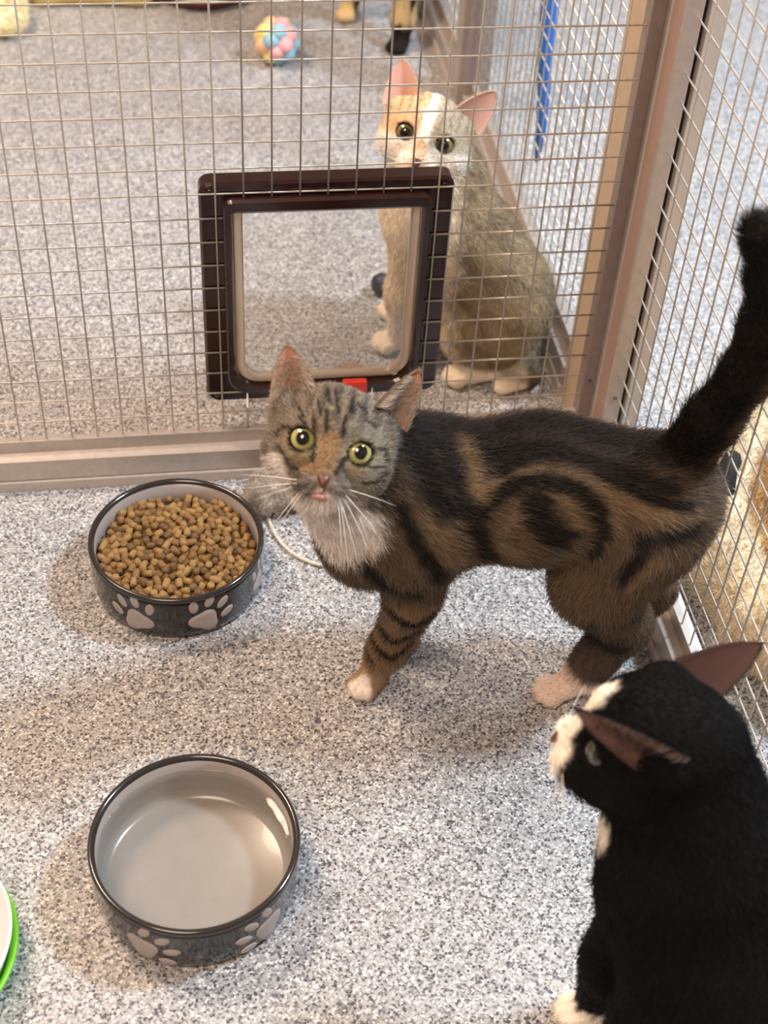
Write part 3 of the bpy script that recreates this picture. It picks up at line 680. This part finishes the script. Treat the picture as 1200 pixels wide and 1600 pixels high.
def tabby():
    root = tag(empty('tabby_cat', (.37, -.30, 0)), 'dark brown tabby cat with white bib standing and looking up at the viewer', 'cat')
    root.location = (0, 0, 0)
    O, M = head_frame((.2175, -.338, .3225), (-.085, -.80, .60), 13)
    hp = head_prims(O, M)
    back_of_skull = O + M @ np.array((0, .004, -.055))
    P = []
    P += chain([(.318, -.282, .216), (.40, -.290, .220), (.487, -.312, .224)], [.056, .055, .051], .03)
    P.append(ell((.498, -.316, .222), (.045, .045, .046), .02, fl=(1, 0, -.25)))
    P.append(ell((.306, -.304, .196), (.040, .026, .050), .025, fl=(.5, 0, -.9)))
    P.append(ell((.258, -.292, .184), (.039, .037, .050), .03, fl=(.45, 0, -.9)))
    P.append(cap(back_of_skull, (.296, -.285, .234), .034, .050, .025))
    P.append(dict(cap(O + M @ np.array((.002, -.030, -.040)), (.256, -.296, .19), .026, .034, .022), fl=(.3, -.1, -1.0)))
    # front legs
    P += chain([(.297, -.312, .180), (.297, -.308, .120), (.278, -.306, .048), (.268, -.306, .016)], [.030, .0215, .0145, .012], .014)
    P += chain([(.296, -.268, .175), (.304, -.268, .12), (.306, -.264, .045), (.304, -.264, .016)], [.028, .020, .0145, .012], .014)
    P += paw((.264, -.307, 0), (-.75, -.65)); P += paw((.301, -.266, 0), (-.9, -.3))
    # hind legs: thigh, shank to the hock, metatarsus, paw
    P += [ell((.470, -.332, .195), (.044, .026, .050), .025, fl=(-.25, 0, -1))]
    P += chain([(.482, -.334, .205), (.447, -.336, .150), (.484, -.328, .086), (.455, -.333, .024)], [.040, .035, .0225, .0175], .014)
    P += chain([(.490, -.294, .205), (.470, -.284, .150), (.522, -.292, .088), (.504, -.284, .020)], [.038, .031, .0170, .0130], .014)
    P += paw((.436, -.334, 0), (-1, -.12), 1.1); P += paw((.500, -.284, 0), (-1, -.1))
    # tail, carried upright
    P += chain([(.503, -.317, .262), (.516, -.327, .318), (.527, -.341, .374), (.530, -.344, .416), (.523, -.345, .462), (.505, -.345, .500)], [.021, .0175, .0160, .0150, .0142, .0120], .012)
    prims = autoflow(P) + hp
    skull = O + M @ np.array((0, 0, -.03))
    def axis(Pt):
        t = np.clip((Pt[:, 0] - .325) / .199, -.2, 1.1)
        return -.28 - .032 * t, .214 + .010 * t
    def col(Pt):
        q = (Pt - O) @ M
        yc, zc = axis(Pt)
        th = .066 * np.arctan2(np.abs(Pt[:, 1] - yc), Pt[:, 2] - zc)
        th = np.where(Pt[:, 2] - zc > 0, .066 * np.arctan2(-(Pt[:, 1] - yc), Pt[:, 2] - zc), th)
        U = np.stack([Pt[:, 0], th], 1); nz = noise3(Pt, 420, 3); n2 = noise3(Pt, 900, 4)
        c = np.repeat(T_MID[None], len(Pt), 0) * (1 + .16 * n2[:, None])
        c = mixc(c, T_LT, .30 * sstep(.03, .10, th) * (Pt[:, 2] > .10))
        c = mixc(c, T_LT * 1.05, strokes(U, LTB, .8, .35 * nz) * .85)
        c = mixc(c, T_DK, strokes(U, [(pl, w * 1.18) for pl, w in DKB], .5, .30 * nz) * .96)
        c = mixc(c, T_DK * 1.3, .75 * (1 - sstep(.022, .050, np.abs(th))))
        c = mixc(c, T_GOLD * .7, .5 * strokes(U, [([(.327, .012), (.332, .03), (.336, .058)], .006)], .9, .4 * nz))
        # legs
        leg = 1 - sstep(.125, .16, Pt[:, 2])
        US = Pt[:, [0, 2]]
        front = (Pt[:, 0] < .35) * leg
        c = mixc(c, C3(138, 114, 88), front * .75)
        c = mixc(c, T_DK, front * strokes(US, DKL[:4], .5, .25 * nz))
        c = mixc(c, T_DK, front * .55 * (1 - sstep(.004, .010, np.abs(Pt[:, 2] - .140 - .2 * (Pt[:, 0] - .28)))))
        c = mixc(c, C3(176, 148, 116), (Pt[:, 0] < .35) * (1 - sstep(.030, .050, Pt[:, 2])) * .8)
        toe = (1 - sstep(.011, .016, np.linalg.norm(Pt[:, :2] - np.array((.2505, -.3225)), axis=1)))
        c = mixc(c, T_WH, toe * (Pt[:, 2] < .03) * .8)
        hind = (Pt[:, 0] > .38) * leg
        c = mixc(c, T_DK * 1.5, hind * strokes(US, DKL[4:], .6, .3 * nz) * .9)
        c = mixc(c, C3(126, 96, 70), hind * .6 * sstep(.49, .52, Pt[:, 0]))
        c = mixc(c, C3(238, 216, 202), (Pt[:, 0] > .38) * (1 - sstep(.022, .034, Pt[:, 2] + .25 * (Pt[:, 0] - .47))))
        # rump fringe and tail
        tail = sstep(.272, .292, Pt[:, 2]) * sstep(.475, .49, Pt[:, 0])
        tz = np.sin(Pt[:, 2] * 150 + 2.0 * nz)
        c = mixc(c, T_DK * 1.1, tail * (.65 + .3 * (tz > -.3)))
        c = mixc(c, T_LT * .95, tail * (.35 + .65 * sstep(-.2, -.6, tz)) * sstep(.000, .012, (Pt[:, 0] - np.interp(Pt[:, 2], [.262, .318, .374, .416, .462, .500], [.503, .516, .527, .530, .523, .505]))) * .85)
        c = mixc(c, C3(122, 104, 86), .7 * sstep(.520, .536, Pt[:, 0]) * (Pt[:, 2] < .26) * (Pt[:, 2] > .16))
        # head
        d = np.linalg.norm(Pt - skull, axis=1)
        hm = 1 - sstep(.046, .062, d + .12 * np.maximum(-q[:, 2] - .05, 0) + .35 * np.maximum(q[:, 0] - .03, 0))
        f2 = q[:, :2]; fz = noise3(Pt, 1100, 9)
        h = np.repeat(T_GREY[None], len(Pt), 0) * (1 + .20 * fz[:, None])
        h = mixc(h, T_LT, .45 * (1 - sstep(.01, .03, np.abs(q[:, 0] + .014))))
        h = mixc(h, C3(170, 160, 142), .5 * sstep(.012, .035, q[:, 0]))
        h = mixc(h, T_GOLD, .75 * (1 - sstep(.004, .010, seg_dist(f2, [(-.001, .004), (.000, -.016), (-.012, -.022)]))))
        h = mixc(h, C3(196, 178, 140), .55 * (1 - sstep(.011, .0155, np.minimum(np.linalg.norm(f2 - np.array((-.0205, -.003)), axis=1), np.linalg.norm(f2 - np.array((.0205, -.003)), axis=1)))))
        h = mixc(h, T_DK, .55 * (1 - sstep(-.2, .25, np.sin(q[:, 0] * 620 + 1.2 * fz) + .1)) * sstep(.016, .024, q[:, 1]) * sstep(-.085, -.02, q[:, 2]))
        h = mixc(h, T_DK, strokes(f2, FDK, .5, .25 * fz) * .88)
        ring = np.minimum(np.linalg.norm(q - np.array((-.0205, 0, .000)), axis=1), np.linalg.norm(q - np.array((.0205, 0, .000)), axis=1))
        h = mixc(h, C3(26, 20, 16), 1 - sstep(.0108, .0128, ring))
        muz = np.maximum(1 - sstep(.0120, .0165, np.linalg.norm((f2 - np.array((.000, -.0355))) * np.array((.72, .95)), axis=1)), 0)
        h = mixc(h, T_WH, muz * .97 * sstep(-.0205, -.0245, q[:, 1]))
        h = mixc(h, T_DK * 2, strokes(f2, FDK[14:19], .5) * .6)
        chk = (1 - sstep(.005, .009, seg_dist(f2, [(-.037, -.022), (-.027, -.036), (-.010, -.042), (.012, -.044), (.030, -.044)])))
        h = mixc(h, T_WH, chk * .9)
        c = c * (1 - hm[:, None]) + h * hm[:, None]
        bib = 1 - sstep(.80, 1.12, np.sqrt(((q[:, 0] - .014) / .048) ** 2 + ((q[:, 1] + .066) / .034) ** 2) + .10 * nz)
        c = mixc(c, T_WH, bib * (q[:, 2] > -.095) * .97)
        return np.clip(c, .002, 1)
    V, Q = body_obj('body', root, prims, .0022, col)
    fl = flow_from(prims)
    def length(Pt):
        q = (Pt - O) @ M; d = np.linalg.norm(Pt - skull, axis=1)
        L = np.full(len(Pt), .0105)
        L = np.where(Pt[:, 2] < .13, .0065, L); L = np.where(Pt[:, 2] < .03, .0032, L)
        L = np.where((Pt[:, 0] > .47) & (Pt[:, 2] > .28), .0125, L)
        hd = d < .056
        L = np.where(hd, .0065, L); L = np.where(hd & (q[:, 2] > -.012), .0040, L)
        eyes = np.minimum(np.linalg.norm(q - np.array((-.0205, 0, .002)), axis=1), np.linalg.norm(q - np.array((.0205, 0, .002)), axis=1))
        L = np.where(eyes < .0100, 0, L)
        L = np.where((np.abs(q[:, 0]) < .006) & (np.abs(q[:, 1] + .026) < .0095) & (q[:, 2] > .010), 0, L)
        return L
    fur('fur', V, Q, 130000, length, col, fl, M_HAIR, root, .42, .00017, .07, lambda X: 1 + 3.0 * (np.linalg.norm(X - skull, axis=1) < .056) + .3 * (X[:, 1] < -.28), 11, T_LT * 1.15)
    ear_out, ear_in = C3(122, 104, 84), C3(172, 128, 104)
    add_ear(root, O, M, (-.0315, .0225, -.028), (-.0495, .0655, -.034), (.025, .016, .006), (-.15, -.10, 1), .0150, ear_out, ear_in, .016, 1, C3(186, 172, 156))
    add_ear(root, O, M, (.0365, .0300, -.030), (.0545, .0715, -.034), (.016, -.010, .02), (.62, -.25, .85), .0150, ear_out, ear_in, .016, 1, C3(186, 172, 156))
    for q in (-1, 1): add_eye(root, O, M, (q * .0205, 0, -.0050), .0112, C3(168, 166, 104), (.05 + q * .16, .12, 1), .0054)
    add_nose(root, O, M, (-.0003, -.0240, .0222)); add_mouth(root, O, M)
    add_whiskers(root, O, M, [((-.014, -.0285, .016), (-.060, -.036, .004)), ((-.014, -.031, .016), (-.046, -.052, .006)), ((-.013, -.033, .016), (-.033, -.078, .010)), ((-.012, -.034, .016), (-.024, -.066, .016)),
        ((-.014, -.030, .016), (-.052, -.044, .010)), ((.013, -.032, .016), (.040, -.079, .012)), ((.015, -.029, .016), (.055, -.060, .006)), ((.016, -.027, .015), (.058, -.032, .000)), ((.014, -.033, .016), (.034, -.084, .012)), ((.015, -.031, .016), (.047, -.070, .010)), ((.013, -.034, .016), (.026, -.074, .018))])
    return root
tabby()

# ------------------------------------------------------------------ black and white cat at the lower right
def black_cat():
    root = tag(empty('black_cat'), 'black and white cat sitting in the near corner, its head turned to the tabby', 'cat')
    O, M = head_frame((.3610, -.594, .300), (-.93, .33, .10), 0)
    hp = head_prims(O, M, 1.0) + [ell(O + M @ np.array((q * .014, -.030, -.012)), (.021, .018, .026), .014, M, tuple(-M[:, 2])) for q in (-1, 1)]
    nb = O + M @ np.array((0, -.006, -.060))
    P = []
    P.append(cap(nb, (.435, -.655, .225), .037, .050, .03))
    P.append(cap(O + M @ np.array((0, -.028, -.040)), (.405, -.650, .195), .027, .040, .025))
    P += chain([(.432, -.660, .205), (.455, -.715, .150), (.475, -.775, .085)], [.056, .066, .072], .03)
    P.append(ell((.470, -.775, .070), (.066, .070, .070), .02, fl=(.3, -.7, -.4)))
    P += chain([(.408, -.640, .170), (.395, -.640, .080), (.388, -.640, .018)], [.034, .020, .0135], .02)
    P += chain([(.415, -.690, .165), (.400, -.695, .080), (.392, -.696, .018)], [.034, .020, .0135], .02)
    P += paw((.383, -.641, 0), (-1, .15)); P += paw((.387, -.697, 0), (-1, .1))
    P += [ell((.455, -.815, .060), (.050, .030, .052), .02, fl=(-.5, 0, -.6)), ell((.505, -.745, .055), (.034, .035, .048), .02, fl=(-.5, 0, -.6))]
    P += paw((.408, -.815, 0), (-1, .1), 1.1)
    P += chain([(.500, -.835, .03), (.47, -.885, .020), (.41, -.895, .017), (.36, -.87, .016)], [.018, .015, .013, .010], .01)
    prims = autoflow(P) + hp
    BK, WH = C3(9, 8, 8), C3(248, 240, 226)
    skull = O + M @ np.array((0, 0, -.03))
    def col(Pt):
        q = (Pt - O) @ M; nz = noise3(Pt, 500, 5)
        c = np.repeat(BK[None], len(Pt), 0) * (1 + .25 * nz[:, None])
        blaze = 1 - sstep(.0075, .0125, seg_dist(q[:, :2], [(-.002, -.014), (-.005, .004), (-.007, .019)]) + .0018 * nz)
        c = mixc(c, WH, blaze * (q[:, 2] > -.05))
        muz = 1 - sstep(.85, 1.1, np.sqrt((q[:, 0] / .020) ** 2 + ((q[:, 1] + .028) / .016) ** 2 + ((q[:, 2] - .016) / .020) ** 2))
        c = mixc(c, WH, muz)
        bib = 1 - sstep(.008, .016, np.linalg.norm(Pt - np.array((.366, -.626, .230)), axis=1))
        c = mixc(c, WH, bib)
        c = mixc(c, WH, 1 - sstep(.018, .028, Pt[:, 2] + .004 * nz))
        return np.clip(c, .001, 1)
    V, Q = body_obj('body', root, prims, .0026, col)
    def length(Pt):
        q = (Pt - O) @ M; d = np.linalg.norm(Pt - skull, axis=1)
        L = np.where(Pt[:, 2] < .04, .004, .0085); L = np.where(d < .056, .004, L)
        eyes = np.minimum(np.linalg.norm(q - np.array((-.0205, 0, .002)), axis=1), np.linalg.norm(q - np.array((.0205, 0, .002)), axis=1))
        return np.where(eyes < .011, 0, L)
    fur('fur', V, Q, 80000, length, col, flow_from(prims), M_BLACKHAIR, root, .25, .00018, .05, lambda X: 1 + 1.5 * (np.linalg.norm(X - skull, axis=1) < .056), 12)
    eo, ei = C3(14, 12, 12), C3(74, 54, 50)
    add_ear(root, O, M, (.0330, .0230, -.040), (.0490, .0680, .030), (.0, .02, -.02), (1, .10, .05), .0120, eo, C3(128, 98, 92), .012, 1, C3(120, 100, 92), 5, M_BLACKHAIR)
    add_ear(root, O, M, (-.0340, .0170, -.052), (-.0620, .0470, -.090), (-.02, .0, -.03), (.45, .45, .6), .0160, eo, ei, .011, 1, None, 7, M_BLACKHAIR)
    for q in (-1, 1): add_eye(root, O, M, (q * .0205, 0, -.0035), .0108, C3(70, 72, 46), (0, 0, 1), .0062)
    add_nose(root, O, M, (0, -.0240, .0222)); add_mouth(root, O, M)
    for q in (-1, 1):
        add_whiskers(root, O, M, [((q * .013, -.030 - .002 * k, .016), (q * (.052 - .006 * k), -.026 - .016 * k, .008)) for k in range(4)])
    return root
black_cat()

# ------------------------------------------------------------------ pale calico cat sitting behind the mesh
def rear_cat():
    root = tag(empty('calico_cat'), 'pale tabby and white cat sitting behind the wire mesh beside the cat flap', 'cat')
    O, M = head_frame((.3720, .160, .2900), (-.20, -.88, .40), 13)
    hp = head_prims(O, M)
    P = []
    P.append(cap(O + M @ np.array((0, -.004, -.056)), (.405, .205, .215), .034, .046, .025))
    P.append(cap(O + M @ np.array((0, -.030, -.040)), (.385, .192, .185), .028, .040, .025))
    P += chain([(.392, .197, .190), (.430, .185, .140), (.470, .172, .085)], [.047, .056, .062], .03)
    P.append(ell((.474, .172, .072), (.052, .056, .068), .02, fl=(.3, 0, -1)))
    P += chain([(.378, .184, .160), (.369, .188, .080), (.366, .192, .018)], [.030, .018, .0130], .02)
    P += chain([(.388, .226, .160), (.383, .246, .080), (.381, .252, .018)], [.030, .018, .0130], .02)
    P += paw((.360, .193, 0), (-1, -.25), 1.15); P += paw((.375, .254, 0), (-1, 0), 1.1)
    P.append(ell((.455, .140, .058), (.050, .034, .054), .02, fl=(-.3, 0, -1)))
    P += chain([(.492, .128, .016), (.445, .124, .013)], [.014, .012], .012)
    P += paw((.432, .124, 0), (-1, -.1), 1.15)
    P += chain([(.508, .150, .022), (.502, .110, .016), (.470, .098, .013)], [.015, .013, .011], .01)
    prims = autoflow(P) + hp
    WH, OR, TB, TD, CR = C3(244, 238, 228), C3(216, 176, 122), C3(160, 144, 116), C3(112, 98, 78), C3(244, 230, 208)
    skull = O + M @ np.array((0, 0, -.03))
    def col(Pt):
        q = (Pt - O) @ M; nz = noise3(Pt, 300, 6); n2 = noise3(Pt, 90, 8)
        c = np.repeat(TB[None], len(Pt), 0) * (1 + .10 * nz[:, None])
        c = mixc(c, TD, .55 * sstep(.1, .9, np.sin(Pt[:, 2] * 130 + Pt[:, 0] * 60 + 1.6 * n2)))
        front = 1 - sstep(.392, .418, Pt[:, 0] + .10 * (Pt[:, 1] - .19) + .006 * nz - .16 * np.maximum(.08 - Pt[:, 2], 0))
        c = mixc(c, CR, front)
        c = mixc(c, CR, 1 - sstep(.020, .032, Pt[:, 2] + .15 * (Pt[:, 0] - .43)))
        c = mixc(c, TD * .6, sstep(.494, .502, Pt[:, 0]) * (1 - sstep(.03, .04, Pt[:, 2])))
        d = np.linalg.norm(Pt - skull, axis=1); hm = 1 - sstep(.046, .060, d)
        h = np.repeat(WH[None], len(Pt), 0)
        up = sstep(-.012, -.002, q[:, 1] - .25 * np.abs(q[:, 0]) * 0)
        h = mixc(h, OR, up * (1 - sstep(-.008, -.003, q[:, 0])) * .85)
        h = mixc(h, TB, up * sstep(.001, .006, q[:, 0]) * .85)
        h = mixc(h, TD, .5 * up * sstep(.2, .7, np.sin(q[:, 0] * 700 + nz)) * sstep(.008, .02, q[:, 1]))
        h = mixc(h, WH, (1 - sstep(.004, .008, np.abs(q[:, 0] + .002))) * (1 - sstep(.026, .034, q[:, 1])))
        h = mixc(h, OR * .85, (1 - sstep(.006, .010, np.linalg.norm((q[:, :2] - np.array((-.001, -.014))) * np.array((1.1, .6)), axis=1))) * (q[:, 2] > 0) * .85)
        ring = np.minimum(np.linalg.norm(q - np.array((-.0205, 0, .000)), axis=1), np.linalg.norm(q - np.array((.0205, 0, .000)), axis=1))
        h = mixc(h, C3(40, 30, 22), 1 - sstep(.0096, .0118, ring))
        return np.clip(c * (1 - hm[:, None]) + h * hm[:, None], .002, 1)
    V, Q = body_obj('body', root, prims, .0030, col)
    def length(Pt):
        q = (Pt - O) @ M; d = np.linalg.norm(Pt - skull, axis=1)
        L = np.where(Pt[:, 2] < .03, .003, .008); L = np.where(d < .056, .0036, L)
        eyes = np.minimum(np.linalg.norm(q - np.array((-.0205, 0, .002)), axis=1), np.linalg.norm(q - np.array((.0205, 0, .002)), axis=1))
        return np.where(eyes < .011, 0, L)
    fur('fur', V, Q, 45000, length, col, flow_from(prims), M_HAIR, root, .3, .00022, .05, None, 13)
    eo, ei = C3(206, 182, 146), C3(222, 176, 164)
    add_ear(root, O, M, (-.0315, .0225, -.028), (-.0470, .0660, -.034), (.025, .014, .006), (-.1, -.10, 1), .0165, eo, ei, .013)
    add_ear(root, O, M, (.0345, .0260, -.030), (.0560, .0640, -.034), (.022, -.014, .010), (.35, -.15, 1), .0165, eo, ei, .013)
    for q in (-1, 1): add_eye(root, O, M, (q * .0205, -.0010, -.0062), .0110, C3(120, 112, 70), (0, -.05, 1), .0062)
    add_nose(root, O, M, (-.0003, -.0240, .0222)); add_mouth(root, O, M)
    for q in (-1, 1):
        add_whiskers(root, O, M, [((q * .013, -.030 - .002 * k, .016), (q * (.052 - .006 * k), -.026 - .016 * k, .008)) for k in range(4)])
rear_cat()

# ------------------------------------------------------------------ the cat at the far end, of which only the feet show
def far_cat():
    root = tag(empty('tortoiseshell_cat'), 'black and cream cat beyond the calico, only its legs in view', 'cat')
    O, M = head_frame((.452, .865, .315), (-.35, -.9, .1), 0)
    P = [cap(O + M @ np.array((0, 0, -.05)), (.470, .99, .235), .034, .048, .03)]
    P += chain([(.470, 1.00, .215), (.468, 1.12, .220), (.465, 1.22, .215)], [.056, .056, .052], .03)
    P += chain([(.490, .985, .19), (.488, .955, .11), (.484, .945, .045), (.482, .940, .016)], [.032, .022, .0160, .0135], .015) + paw((.478, .936, 0), (-.5, -1), 1.15)
    P += chain([(.445, 1.01, .19), (.428, 1.04, .11), (.421, 1.055, .045), (.418, 1.052, .016)], [.032, .022, .0155, .0130], .015) + paw((.414, 1.048, 0), (-.5, -1), 1.15)
    for x in (.44, .495): P += chain([(x, 1.22, .19), (x, 1.18, .14), (x, 1.28, .09), (x, 1.245, .02)], [.04, .03, .016, .012], .015) + paw((x, 1.235, 0), (0, -1))
    P += chain([(.465, 1.265, .24), (.46, 1.34, .24), (.46, 1.42, .18), (.46, 1.48, .15)], [.02, .016, .014, .011], .012)
    prims = autoflow(P) + head_prims(O, M)
    def col(Pt):
        n2 = noise3(Pt, 60, 21); c = np.repeat(C3(30, 24, 22)[None], len(Pt), 0)
        c = mixc(c, C3(206, 178, 128), sstep(.35, .65, n2) * .9)
        left = (Pt[:, 0] < .45) * (Pt[:, 1] < 1.1) * (Pt[:, 2] < .06)
        c = mixc(c, C3(216, 190, 140), left * (1 - sstep(.417, .421, Pt[:, 0] + .2 * (Pt[:, 1] - 1.05))))
        c = mixc(c, C3(190, 160, 112), (Pt[:, 0] > .45) * (Pt[:, 1] < 1.0) * (Pt[:, 2] < .12) * sstep(.035, .045, Pt[:, 2]) * sstep(.2, .5, np.sin(Pt[:, 0] * 260 + 1.0)))
        return c
    V, Q = body_obj('body', root, prims, .0040, col)
    fur('fur', V, Q, 14000, lambda Pt: np.where(Pt[:, 2] < .04, .004, .009), col, flow_from(prims), M_HAIR, root, .3, .0003, .05, None, 14)
    eo, ei = C3(40, 32, 28), C3(150, 110, 96)
    add_ear(root, O, M, (-.0315, .0225, -.028), (-.0470, .0660, -.034), (.025, .014, .006), (-.1, -.10, 1), .0165, eo, ei, .013)
    add_ear(root, O, M, (.0315, .0225, -.028), (.0470, .0660, -.034), (.025, -.014, -.006), (.1, -.10, 1), .0165, eo, ei, .013)
    for q in (-1, 1): add_eye(root, O, M, (q * .0205, 0, -.0035), .0108, C3(190, 170, 90), (0, 0, 1), .0045)
    add_nose(root, O, M, (0, -.0240, .0222))
far_cat()

# ------------------------------------------------------------------ toys and bedding
def fluffy(name, label, cat, prims, h, n, L, colf, rad, curl, seed, kind=None):
    V, Q = surface(prims, h, .0004)
    o = bpy.data.objects.new(name, np_mesh(name, V, Q, M_PLUSH, colf(V))); COL.objects.link(o); tag(o, label, cat, kind=kind)
    f = fur('pile', V, Q, n, lambda X: np.full(len(X), L), colf, lambda X: noise_vec(X, 160, seed), M_PLUSH, o, .6, rad, curl, None, seed)
    return o
def noise_vec(X, s, seed): return np.stack([noise3(X, s, seed), noise3(X, s, seed + 1), noise3(X, s, seed + 2)], 1) + 1e-3
def tone(c, a=.12, s=200, seed=3): return lambda X: np.repeat(C3(*c)[None], len(X), 0) * (1 + a * noise3(X, s, seed)[:, None])
mouse = fluffy('toy_mouse', 'grey fluffy toy mouse with a white cord tail behind the kibble bowl', 'cat toy',
    [ell((.210, -.056, .0185), (.033, .023, .0185), .01), ell((.190, -.064, .016), (.018, .017, .015), .012), ell((.186, -.052, .031), (.006, .003, .007), .004), ell((.199, -.073, .031), (.006, .003, .007), .004)],
    .0018, 16000, .0055, tone((196, 186, 176), .16, 300, 31), .0002, .45, 31)
tl = [(.1905, -.0770, .0040), (.1925, -.0900, .0028), (.1960, -.1050, .0022), (.2015, -.1190, .0022), (.2095, -.1320, .0022), (.2185, -.1410, .0022), (.2300, -.1490, .0022), (.2425, -.1545, .0022), (.258, -.157, .0022), (.272, -.1535, .0022), (.283, -.147, .0022)]
MB().tube(tl, [.0019] * 10 + [.0015], 10).build('tail', M_CORD, mouse, True)['label'] = 'white cord tail'
for x, y, z in ((.1960, -.0838, .0105), (.2125, -.0800, .0120)):
    MB().lathe([(0, -.0022), (.0016, -.0016), (.0022, 0), (.0016, .0016), (0, .0022)], 12, (x, y, z)).build('bead_eye', mat('black_bead', (16, 14, 12), .1), mouse, True)

# ball of pastel felt pompoms
ball = tag(empty('felt_ball', (.288, .905, .034)), 'small toy ball of pastel pink, yellow and blue pompoms on the far floor', 'ball')
PC = [mat('felt_%s' % n, c, .9) for n, c in (('pink', (238, 176, 178)), ('yellow', (246, 226, 140)), ('blue', (150, 198, 216)), ('peach', (244, 200, 160)))]
def pom(r):
    V = []; F = []; nu, nv = 14, 9
    for i in range(nv + 1):
        for j in range(nu):
            th = math.pi * i / nv; q = 2 * math.pi * j / nu; k = r * (1 + random.uniform(-.05, .05)); V.append((k * math.sin(th) * math.cos(q), k * math.sin(th) * math.sin(q), k * math.cos(th)))
    for i in range(nv):
        for j in range(nu): F.append((i * nu + j, (i + 1) * nu + j, (i + 1) * nu + (j + 1) % nu, i * nu + (j + 1) % nu))
    return V, F
pv = pom(.0125); PM = [MB().add(*pv).mesh('pompom', m, True) for m in PC]
for i in range(24):
    z = 1 - 2 * (i + .5) / 24; a = i * 2.39996; r = math.sqrt(1 - z * z)
    inst('pompom', PM[(i * 3 + i // 4) % 4], ball, (.0235 * r * math.cos(a), .0235 * r * math.sin(a), .0235 * z), (a, z, 0))
MB().add(*pom(.020)).build('core', M_NAVY, ball, True)

nb = MB().add(*pom(.0140)); o = nb.build('rubber_ball', M_NAVY, None, True); o.location = (.362, .300, .0140)
tag(o, 'small dark navy ball on the floor seen through the cat flap', 'ball')

fluffy('fleece_cushion', 'cream fleece cushion on the floor in the far left corner', 'cushion',
    [ell((-.155, 1.060, .034), (.060, .055, .038), .02), ell((-.118, 1.022, .024), (.034, .038, .026), .02), ell((-.21, 1.12, .04), (.09, .08, .045), .03)], .005, 9000, .012, tone((246, 236, 196), .08, 80, 41), .0005, .4, 41)
bed2 = tag(empty('pet_bed', (.03, 1.23, 0)), 'yellow cream padded bed along the far floor beside the round dish', 'pet bed')
V, Q = surface([cap((-.06, 1.123, .028), (.085, 1.115, .028), .028, .028, .02), cap((.085, 1.115, .028), (.10, 1.34, .028), .028, .028, .02), cap((-.06, 1.123, .028), (-.06, 1.34, .028), .028, .028, .02)], .005, .0004)
o = bpy.data.objects.new('bolster', np_mesh('bolster', V, Q, M_PLUSH, tone((232, 206, 130), .06, 60, 5)(V))); COL.objects.link(o); o.parent = bed2; o.matrix_parent_inverse = Matrix.Translation((-.03, -1.23, 0))
MB().box((-.115, -.06, .003), (.05, .11, .020)).build('pad', grain(mat('bed_pad', (238, 226, 190), .9), 200, .08), bed2, bevel=.008)
plate = tag(empty('round_dish', (.188, 1.150, 0)), 'wide pale round dish with a dark plum underside on the far floor', 'dish')
MB().lathe([(0, 0), (.060, 0), (.074, .006), (.080, .014), (.079, .0155), (.05, .008), (0, .006)], 64).build('base', M_PLUM, plate, True)
MB().lathe([(0, .0065), (.055, .009), (.078, .0158), (.0835, .0235), (.0820, .0250), (.076, .0200), (.05, .013), (0, .011)], 64).build('dish', grain(mat('pale_dish', (222, 222, 200), .3), 90, .04), plate, True)

# fleece bed outside the right-hand mesh
bed = tag(empty('fleece_bed'), 'cream and tan fleece pet bed lying outside the right wire mesh', 'pet bed')
BC = np.array((.835, -.235))
def bedcol(X):
    c = np.repeat(C3(226, 210, 180)[None], len(X), 0) * (1 + .08 * noise3(X, 70, 51)[:, None])
    r = np.linalg.norm((X[:, :2] - BC) / np.array((1, 1.05)), axis=1)
    return mixc(c, C3(176, 138, 92), 1 - sstep(.186, .196, r))
ringp = []
for k in range(20):
    a0, a1 = 2 * math.pi * k / 20, 2 * math.pi * (k + 1) / 20
    f = lambda a: (BC[0] + .205 * math.cos(a), BC[1] + .225 * math.sin(a), .038)
    ringp.append(cap(f(a0), f(a1), .037, .037, .02))
V, Q = surface(ringp, .006, .0004)
o = bpy.data.objects.new('bolster', np_mesh('bolster', V, Q, M_PLUSH, bedcol(V))); COL.objects.link(o); o.parent = bed; o['label'] = 'cream fleece rim'
fur('pile', V, Q, 70000, lambda X: np.full(len(X), .009), bedcol, lambda X: noise_vec(X, 90, 52), M_PLUSH, o, .8, .0003, .25, None, 52)
mb = MB().lathe([(0, .004), (.17, .004), (.178, .02), (.172, .030), (.12, .036), (0, .033)], 48, (BC[0], BC[1], 0))
mb.build('cushion', grain(mat('tan_cushion', (186, 138, 82), .9), 60, .15, .3), bed, True)['label'] = 'tan inner cushion'
MB().tube([(.640, -.170, .062), (.634, -.160, .080), (.638, -.146, .094), (.648, -.130, .090), (.656, -.118, .066)], [.009, .010, .010, .010, .009], 8).build('handle', mat('black_webbing', (18, 17, 18), .8), bed, True)['label'] = 'black carry handle'
